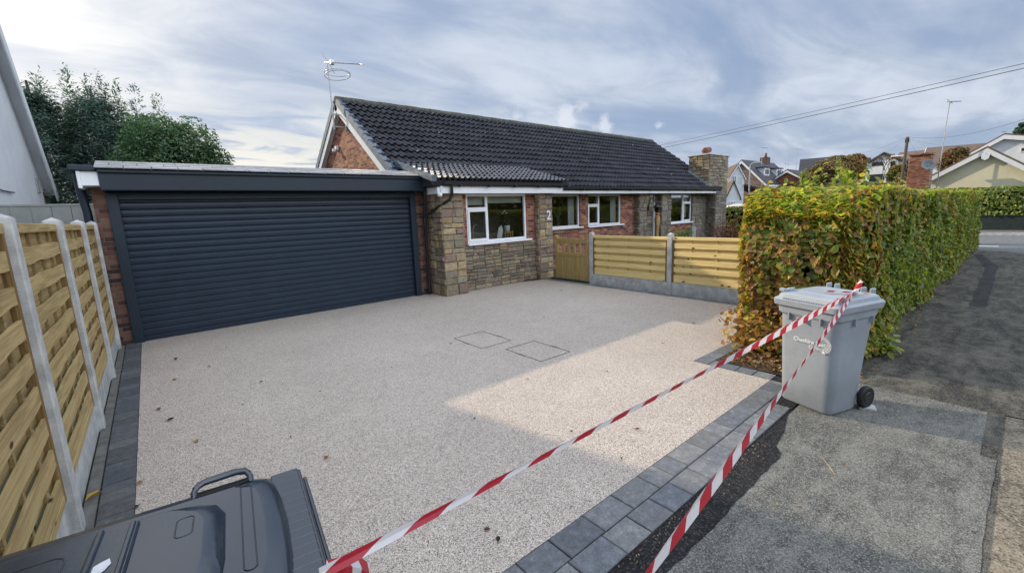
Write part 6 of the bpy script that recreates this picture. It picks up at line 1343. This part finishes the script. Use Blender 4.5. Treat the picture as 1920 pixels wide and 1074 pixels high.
def hill_houses():
    # far dark roof
    a, b = atX(1500, 299, 75.0), atX(1495, 326, 75.0); X = frame_of((a.x, a.y, 0), -75); t = thing('hill_house', (a.x, a.y, ground_z(a.x, a.y)), 'house showing only a dark grey roof above the autumn trees', 'house')
    mb = MB(); Lr = 4.2; mb.X = None; d = Vector((0.25, -1, 0)).normalized(); n = Vector((-1, -0.25, 0)).normalized(); h = a.z-b.z
    mb.prism([a, a+n*h*0.9+Vector((0, 0, -h)), a-n*h*0.9+Vector((0, 0, -h))], d*Lr); mb.build('roof', M['tile_far'], t)
    mb = MB(); e = a+Vector((0, 0, -h)); p = [e+n*h*0.75, e-n*h*0.75]; mb.prism([p[0], p[1], p[1]-Vector((0, 0, 4)), p[0]-Vector((0, 0, 4))], d*Lr); mb.build('wall', M['white_dirty'], t)
    mb = MB(); q = a+d*3+n*h*0.5+Vector((0, 0, -h*0.62)); mb.prism([q, q+d*2.6, q+d*2.6+Vector((0, 0, 0.9)), q+Vector((0, 0, 0.9))], n*0.5); mb.build('dormer', M['white_dirty'], t)
    # white house with gable
    D = 84.0; P = atX(1658, 287, D); X = frame_of((P.x, P.y, 0), 0); t = thing('white_hill_house', (P.x, P.y, ground_z(P.x, P.y)), 'white house with a dark verged gable up the hill behind the telegraph pole', 'house')
    l, r_ = loc2(X, atX(1622, 309, D)), loc2(X, atX(1684, 298, D)); gable(t, X, -l.x, r_.x, 7, l.z, r_.z, P.z, M['white_dirty'], M['tile_brown'], M['black'], 0.25, 0, 0.22)
    mb = MB(); mb.X = X; e = loc2(X, atX(1745, 300, D)); mb.box(r_.x-0.02, e.x+2, 1.2, 6, 0, r_.z-0.1); mb.build('side_wing', M['white_dirty'], t)
    mb = MB(); mb.X = X; mb.prism([(r_.x-0.5, 0.9, r_.z-0.15), (r_.x-0.5, 3.6, r_.z+1.15), (r_.x-0.5, 6.3, r_.z-0.15)], (e.x+2.5-r_.x, 0, 0)); mb.build('wing_roof', M['tile_brown'], t)
    for (x0, y0, x1, y1, n) in ((1635, 312, 1656, 303, 3), (1669, 312, 1679, 302, 1), (1629, 341, 1655, 326, 3), (1690, 309, 1700, 301, 1)):
        a, b = loc2(X, atX(x0, y0, D)), loc2(X, atX(x1, y1, D)); far_window(t, X, a.x, b.x, a.z, b.z, 1.2 if x0 == 1690 else 0, n, M['brown_garage'])
    mb = MB(); mb.X = X; c = loc2(X, atX(1618, 300, D)); mb.box(c.x-0.4, c.x+0.4, 2, 3, c.z-2.2, c.z+0.4); mb.build('chimney', M['brick_d'], t)
    # long brown roof
    D = 78.0; a = atX(1738, 277, D); b = atX(1848, 269, D); t = thing('long_roof_house', (a.x, (a.y+b.y)/2, ground_z(a.x, a.y)), 'house showing a long brown roof behind the autumn tree and brick chimney', 'house')
    mb = MB(); a2 = Vector((D, a.y, a.z)); L = abs(a.y-b.y)+1.5; mb.prism([(D, a.y, a.z), (D-3.4, a.y, a.z-2.3), (D+3.4, a.y, a.z-2.3)], (0, -L, b.z-a.z)); mb.build('roof', M['tile_brown'], t)
    mb = MB(); mb.box(D-3, D+3, a.y-L+0.3, a.y-0.2, 0, a.z-2.25); mb.prism([(D-3.4, a.y+0.02, a.z-2.3), (D, a.y+0.02, a.z-0.0), (D+3.4, a.y+0.02, a.z-2.3), (D, a.y+0.02, a.z-0.35)], (0, 0.05, 0)); mb.build('wall', M['white_dirty'], t)
    # white gable far right
    D = 58.0; P = atX(1884, 254, D); X = frame_of((P.x, P.y, 0), 0); t = thing('tall_white_house', (P.x, P.y, ground_z(P.x, P.y)), 'tall white gabled house rising behind the cream bungalow', 'house')
    l = loc2(X, atX(1815, 291, D)); gable(t, X, -l.x, 6.5, 9, l.z, P.z-1.6, P.z, M['white_dirty'], M['tile_brown'], M['white'], 0.3, 0, 0.32); a, b = loc2(X, atX(1912, 286, D)), loc2(X, atX(1922, 276, D)); far_window(t, X, a.x, b.x+0.4, a.z, b.z, 0, 2)
    # cream bungalow
    D = 43.5; P = atX(1852, 279, D); X = frame_of((P.x, P.y, 0), 0); t = thing('cream_bungalow', (P.x, P.y, ground_z(P.x, P.y)), 'cream rendered bungalow gable with white verges across the road', 'bungalow')
    l, r_ = loc2(X, atX(1748, 332, D)), loc2(X, atX(1921, 312, D)); gable(t, X, -l.x, 3.9, 10, l.z, P.z-(P.z-r_.z)/r_.x*3.9, P.z, M['cream'], M['tile_brown'], M['white'], 0.25, 0, 0.30)
    a = loc2(X, atX(1848, 294, D)); mb = MB(); mb.X = X; mb.prism([(a.x-0.22, -0.3, a.z+0.16), (a.x+0.22, -0.3, a.z+0.16), (a.x+0.16, -0.3, a.z-0.14), (a.x, -0.3, a.z-0.24), (a.x-0.16, -0.3, a.z-0.14)], (0, 0.14, 0)); mb.build('alarm_box', M['white'], t)
    c0, c1 = atX(1710, 350, 41.0), atX(1758, 290, 41.0); a = loc2(X, c0); b = loc2(X, c1); mb = MB(); mb.X = X; mb.rbox(a.x, b.x, -2.5, -1.3, 0, b.z-0.55, 0.02); mb.rbox(a.x+0.05, b.x-0.05, -2.45, -1.35, b.z-0.55, b.z, 0.02); mb.rbox(a.x-0.01, b.x+0.03, -2.55, -1.25, b.z-0.10, b.z+0.03, 0.02)
    mb.build('chimney', brickmat('brick_stack', 'y', [(0.0, (0.12, 0.05, 0.035)), (0.4, (0.26, 0.095, 0.055)), (1.0, (0.40, 0.19, 0.12))]), t)
    q = atX(1740, 309, 40.8); mb = MB(); s = thing('satellite_dish', q, 'grey satellite dish on the brick chimney stack', 'dish')
    nrm = Vector((-0.8, -0.55, 0.35)).normalized(); M_ = nrm.to_track_quat('Z', 'Y').to_matrix().to_4x4(); mb.X = Matrix.Translation(q) @ M_; mb.loft([[(r0*math.cos(a_), r0*math.sin(a_)*1.0, z_) for a_ in np.linspace(0, 2*math.pi, 20, endpoint=False)] for r0, z_ in ((0.02, -0.12), (0.2, -0.10), (0.32, -0.02), (0.37, 0.03), (0.35, 0.03), (0.2, -0.08), (0.02, -0.10))], sm=True); mb.build('dish', plain('dish_grey', (0.20, 0.22, 0.23), 0.6), s)
    mb = MB(); mb.tube([q, q+Vector((0.3, 0.05, -0.35)), q+Vector((0.35, 0.05, -0.35))], 0.03, 6); mb.tube([q+nrm*-0.05+Vector((0, 0, -0.35)), q+nrm*0.45+Vector((0, 0, -0.25))], 0.015, 5); mb.build('arm', M['steel'], s)
    # tall mast with aerial
    b, e = atX(1764, 300, 42.6), atX(1781, 191, 42.6); s = thing('aerial_mast', b, 'very tall leaning mast with an aerial beside the brick chimney stack', 'aerial'); mb = MB(); mb.tube([b+(b-e)*0.5, e], 0.035, 6); mb.build('mast', M['alu'], s); mb = MB(); a = atX(1803, 190, 42.6); mb.tube([e+(e-a)*0.25, a], 0.03, 5); [mb.tube([e.lerp(a, k/8)+Vector((-0.2, 0, 0)), e.lerp(a, k/8)+Vector((0.2, 0, 0))], 0.012, 4) for k in range(1, 8)]; mb.tube([e+Vector((0, 0.15, 0.2)), e+Vector((0, -0.15, -0.15))], 0.02, 4); mb.build('boom', M['alu'], s)
hill_houses()
def small_aerial(x0, y0, x1, y1, D, lab, arm=14):
    b, e = atX(x0, y0, D), atX(x1, y1, D); s = thing('roof_aerial', b, lab, 'aerial', 'roof aerials up the hill'); mb = MB(); mb.tube([b-Vector((0, 0, 0.8)), e], 0.03, 5); a = atX(x1+arm*0.6, y1+0.3, D); c = atX(x1-arm*0.25, y1, D); mb.tube([c, a], 0.03, 4)
    for k in range(5): q = c.lerp(a, k/4); mb.tube([q+Vector((-0.25, 0, 0)), q+Vector((0.25, 0, 0))], 0.012, 4)
    mb.build('mast', M['alu'], s)
small_aerial(1428, 298, 1431, 277, 58, 'roof aerial above the brick chimney of the dormer house')
small_aerial(1493, 312, 1495, 280, 74, 'tall roof aerial left of the far dark roof')
small_aerial(1473, 322, 1473, 307, 90, 'small distant roof aerial left of two between the roofs', 9)
small_aerial(1478, 322, 1478, 309, 90, 'small distant roof aerial right of two between the roofs', 8)
small_aerial(1734, 285, 1734, 259, 88, 'roof aerial above the white house, left of the tall mast')
small_aerial(1881, 256, 1881, 247, 60, 'roof aerial on the ridge of the tall white house', 11)

def pole_and_wires():
    b, e = atX(1689.5, 350, 57), atX(1702, 257, 57); t = thing('telegraph_pole', b, 'brown wooden telegraph pole in front of the white hill house', 'telegraph pole'); mb = MB(); mb.tube([b+(b-e)*0.5, b, e], [0.17, 0.15, 0.12], 8); mb.build('pole', M['pole_wood'], t); mb = MB(); mb.rbox(e.x-0.1, e.x+0.1, e.y-0.15, e.y+0.15, e.z-3.1, e.z-2.6); mb.rbox(e.x-0.1, e.x+0.1, e.y-0.15, e.y+0.15, e.z-0.5, e.z-0.15); mb.build('terminal_box', M['black'], t)
    def wire(a, c, r, lab, s=0.0, grp=None):
        mb = MB(); mb.tube(sag(a, c, 16, s), r*0.55, 4); tag(mb.build('overhead_wire', M['wire']), lab, 'wire', grp)
    wire(e, atX(1598, 290, 85), 0.018, 'thin wire from the telegraph pole leftwards over the autumn trees', 0.3)
    wire(e, atX(1930, 221, 40), 0.018, 'thin wire from the telegraph pole rightwards over the white gable', 0.5)
    wire(e+Vector((0, 0, -0.1)), atX(1722, 292, 60), 0.010, 'faint wire dropping from the telegraph pole to the brick chimney', 0)
    wire(e+Vector((0, 0, -0.1)), atX(1800, 275, 70), 0.010, 'faint wire dropping from the telegraph pole to the brown roof', 0.2)
    wire(e+Vector((0, 0, -0.1)), atX(1625, 305, 80), 0.010, 'faint wire dropping from the telegraph pole to the white hill house', 0.2)
    far_ = lambda a, c: a+(c-a)*1.9
    wire(Vector((21.3, 13.4, 5.1)), far_(Vector((21.3, 13.4, 5.1)), atX(1950, 104, 16)), 0.012, 'upper of two overhead wires from the bungalow roof', 0.10)
    wire(Vector((21.3, 13.2, 4.95)), far_(Vector((21.3, 13.2, 4.95)), atX(1950, 113, 16)), 0.016, 'lower of two overhead wires from the bungalow roof', 0.10)
    # street lamp
    b, e = atX(1404, 374, 41.9), atX(1406.5, 312, 41.9); t = thing('street_lamp', (b.x, b.y, 0), 'slim pale street lamp in front of the dormer house', 'street lamp'); mb = MB(); mb.tube([(b.x, b.y, 0), (b.x, b.y, 1.2), b, e, e+Vector((0, -0.08, 0.18)), e+Vector((0, -0.3, 0.26))], [0.09, 0.09, 0.07, 0.06, 0.05, 0.05], 8); mb.build('pole', M['steel'], t); mb = MB(); q = e+Vector((0, -0.55, 0.26)); mb.rbox(q.x-0.12, q.x+0.12, q.y-0.35, q.y+0.3, q.z-0.06, q.z+0.06, 0.03); mb.build('lamp_head', M['steel'], t)
    b, e = atX(1695, 318, 66), atX(1699, 294, 66); t = thing('street_lamp', (b.x, b.y, ground_z(b.x, b.y)), 'white street lamp close to the telegraph pole', 'street lamp'); mb = MB(); mb.tube([b-Vector((0, 0, 3)), b, e, e+Vector((0, 0.2, 0.15)), e+Vector((0, 0.7, 0.15))], 0.08, 6); mb.build('pole', M['white'], t); mb = MB(); mb.rbox(e.x-0.12, e.x+0.12, e.y+0.6, e.y+1.3, e.z+0.09, e.z+0.23, 0.03); mb.build('lamp_head', M['white'], t)
pole_and_wires()
def van():
    p = atX(1398, 372, 30.0); X = Matrix.Translation((29.6, p.y-0.4, 0)) @ Matrix.Rotation(R(90), 4, 'Z'); t = thing('parked_van', (29.6, p.y, 0), 'white van parked behind the garden hedge beside the street lamp', 'van')
    # local x forward, profile extruded across y
    prof = [(2.4, 0.35), (2.45, 0.8), (2.3, 1.05), (1.55, 1.22), (0.95, 1.82), (0.6, 1.92), (-2.3, 1.94), (-2.42, 1.8), (-2.45, 0.35)]
    rings = []
    for y, k in ((-0.92, 0.93), (-0.88, 1.0), (0.88, 1.0), (0.92, 0.93)): rings.append([(x*0.995 if k < 1 else x, y, 0.35+(z-0.35)*k) for x, z in prof])
    mb = MB(); mb.X = X; mb.loft(rings); mb.build('body', M['car_white'], t)
    mb = MB(); mb.X = X; mb.prism([(1.50, -0.80, 1.27), (1.50, 0.80, 1.27), (1.02, 0.74, 1.78), (1.02, -0.74, 1.78)], (0.03, 0, 0.03)); mb.build('windscreen', M['glass_far'], t)
    for s in (-1, 1): mb = MB(); mb.X = X; mb.prism([(1.3, s*0.91, 1.22), (0.85, s*0.91, 1.72), (0.1, s*0.91, 1.72), (0.1, s*0.91, 1.22)], (0, s*0.02, 0)); mb.build('side_window', M['glass_far'], t)
    for x in (1.5, -1.5):
        for s in (-1, 1): mb = MB(); mb.X = X; mb.tube([(x, s*0.70, 0.33), (x, s*0.93, 0.33)], 0.33, 18); w = mb.build('wheel', M['rubber'], t); mb = MB(); mb.X = X; mb.tube([(x, s*0.93, 0.33), (x, s*0.945, 0.33)], 0.2, 14); mb.build('rim', M['steel'], w)
    for s in (-1, 1): mb = MB(); mb.X = X; mb.rbox(2.36, 2.44, s*0.75-0.12, s*0.75+0.12, 0.72, 0.92, 0.02); mb.build('headlight', M['steel'], t)
    mb = MB(); mb.X = X; mb.rbox(2.40, 2.50, -0.85, 0.85, 0.36, 0.58, 0.03); mb.build('bumper', M['hub'], t)
van()
# autumn trees
OL = [(0.26, 0.19, 0.085), (0.19, 0.175, 0.075), (0.36, 0.20, 0.085), (0.14, 0.145, 0.06), (0.42, 0.21, 0.09)]
def bg_tree(label, pts, D, n, size, pal, w, seed, trunk=(0.2, 1.5), name='autumn_tree', mat=None, cat='tree'):
    """pts: photo ellipses (x, y, rx, ry) turned into leafy lobes at distance D"""
    L = []
    for k, (x, y, rx, ry) in enumerate(pts):
        c = atX(x, y, D); e = atX(x-rx, y, D); f = atX(x, y-ry, D); L.append((c.x+random.Random(seed+k).uniform(-0.8, 0.8), c.y, c.z, (e-c).length, max(0.3, (f-c).length)))
    bx, by = sum(l[0] for l in L)/len(L), sum(l[1] for l in L)/len(L); g = ground_z(bx, by); zm = min(l[2] for l in L); return shrub_patch(name, label, cat, (bx, by, g), L, n, size, pal, w, seed, mat or M['leaf_far'], 2.0, trunk=(trunk[0], max(1.0, zm-g)))
bg_tree('large brown and olive autumn tree above the hedge, beside the orange brick garage', [(1560, 322, 40, 22), (1530, 330, 26, 18), (1590, 316, 30, 22), (1604, 326, 18, 18), (1570, 300, 22, 10), (1545, 312, 18, 10), (1515, 336, 12, 10), (1598, 296, 12, 6)], 50, 9000, 0.22, OL, [3, 3, 2, 2, 0.5], 91)
bg_tree('russet tree behind the large olive one, left of the white hill house', [(1606, 297, 16, 8), (1590, 303, 14, 7), (1618, 299, 8, 6)], 72, 2000, 0.26, [(0.24, 0.12, 0.065), (0.30, 0.15, 0.07), (0.16, 0.12, 0.055)], [2, 2, 2], 92)
bg_tree('orange and green tree at the foot of the telegraph pole', [(1685, 322, 22, 14), (1672, 330, 12, 12), (1702, 312, 10, 8), (1694, 334, 16, 10)], 62, 4200, 0.2, [(0.12, 0.17, 0.045), (0.45, 0.21, 0.05), (0.09, 0.15, 0.04), (0.32, 0.20, 0.055)], [3, 1.6, 2, 1.2], 93)
bg_tree('reddish green tree between the brick chimney and the cream gable', [(1785, 300, 26, 20), (1800, 288, 18, 12), (1772, 312, 14, 16), (1800, 306, 16, 14), (1786, 324, 26, 16)], 54, 5200, 0.2, [(0.27, 0.13, 0.07), (0.14, 0.155, 0.06), (0.36, 0.15, 0.08), (0.10, 0.125, 0.05)], [2, 2, 1.4, 1.5], 94)
bg_tree('dark pine at the far right edge behind the white gable', [(1912, 242, 9, 4), (1918, 234, 8, 4), (1908, 248, 8, 4), (1926, 245, 12, 8)], 90, 1500, 0.35, CG, [1, 1, 1], 95, name='pine_tree')
bg_tree('dark green shrub row in front of the white hill house', [(1640, 348, 22, 6), (1670, 349, 20, 5), (1698, 347, 14, 7), (1600, 348, 24, 7), (1570, 349, 20, 7)], 46, 4200, 0.14, GREENS, [3, 1, 4, 0.2, 0.1], 96, name='shrub', cat='shrub')
bg_tree('dark shrub in front of the orange brick garage', [(1500, 352, 12, 9), (1520, 350, 16, 10), (1538, 352, 14, 9)], 44, 1800, 0.14, GREENS+[(0.05, 0.03, 0.02)], [2, 0.5, 4, 0.1, 0.1, 2], 97, name='shrub', cat='shrub')
# leafy shoots standing out of the hedge top
bg_tree('pale green leafy shoots standing above the near end of the hedge', [(1538, 347, 8, 8), (1550, 341, 5, 8), (1530, 353, 12, 7), (1570, 345, 14, 8), (1590, 340, 10, 9), (1602, 345, 10, 8), (1560, 351, 24, 7)], 8.2, 480, 0.07, GREENS, [1, 3, 1, 2, 1], 98, name='sapling', mat=M['leaf'], cat='sapling')
def bare_tree():
    b = atX(1655, 345, 76); t = thing('bare_tree', (b.x, b.y, ground_z(b.x, b.y)), 'nearly bare thin tree in front of the white hill house', 'tree'); mb = MB(); r = random.Random(4); tips = []
    def grow(p, d, l, rad, dep):
        q = p+d*l; mb.tube([p, q], [rad, rad*0.65], 4, cap=False)
        if dep == 0: tips.append(q); return
        for k in range(3): e = (d+Vector((r.uniform(-.5, .5), r.uniform(-.75, .75), r.uniform(-.15, .35)))).normalized(); grow(q, e, l*0.72, rad*0.6, dep-1)
    grow(Vector((b.x, b.y, ground_z(b.x, b.y))), Vector((0, 0, 1)), 1.75, 0.09, 4); mb.build('trunk', M['twig'], t)
    P = np.array([tuple(q) for q in tips]); P = np.concatenate([P, P+np.random.default_rng(1).normal(size=P.shape)*0.2]); rr = np.random.default_rng(2); leaves('crown', P, rr.normal(size=P.shape), rr.uniform(0.12, 0.26, len(P)), palette(len(P), [(0.12, 0.06, 0.03), (0.2, 0.10, 0.04)], [1, 1], 3), M['leaf_far'], t)
bare_tree()
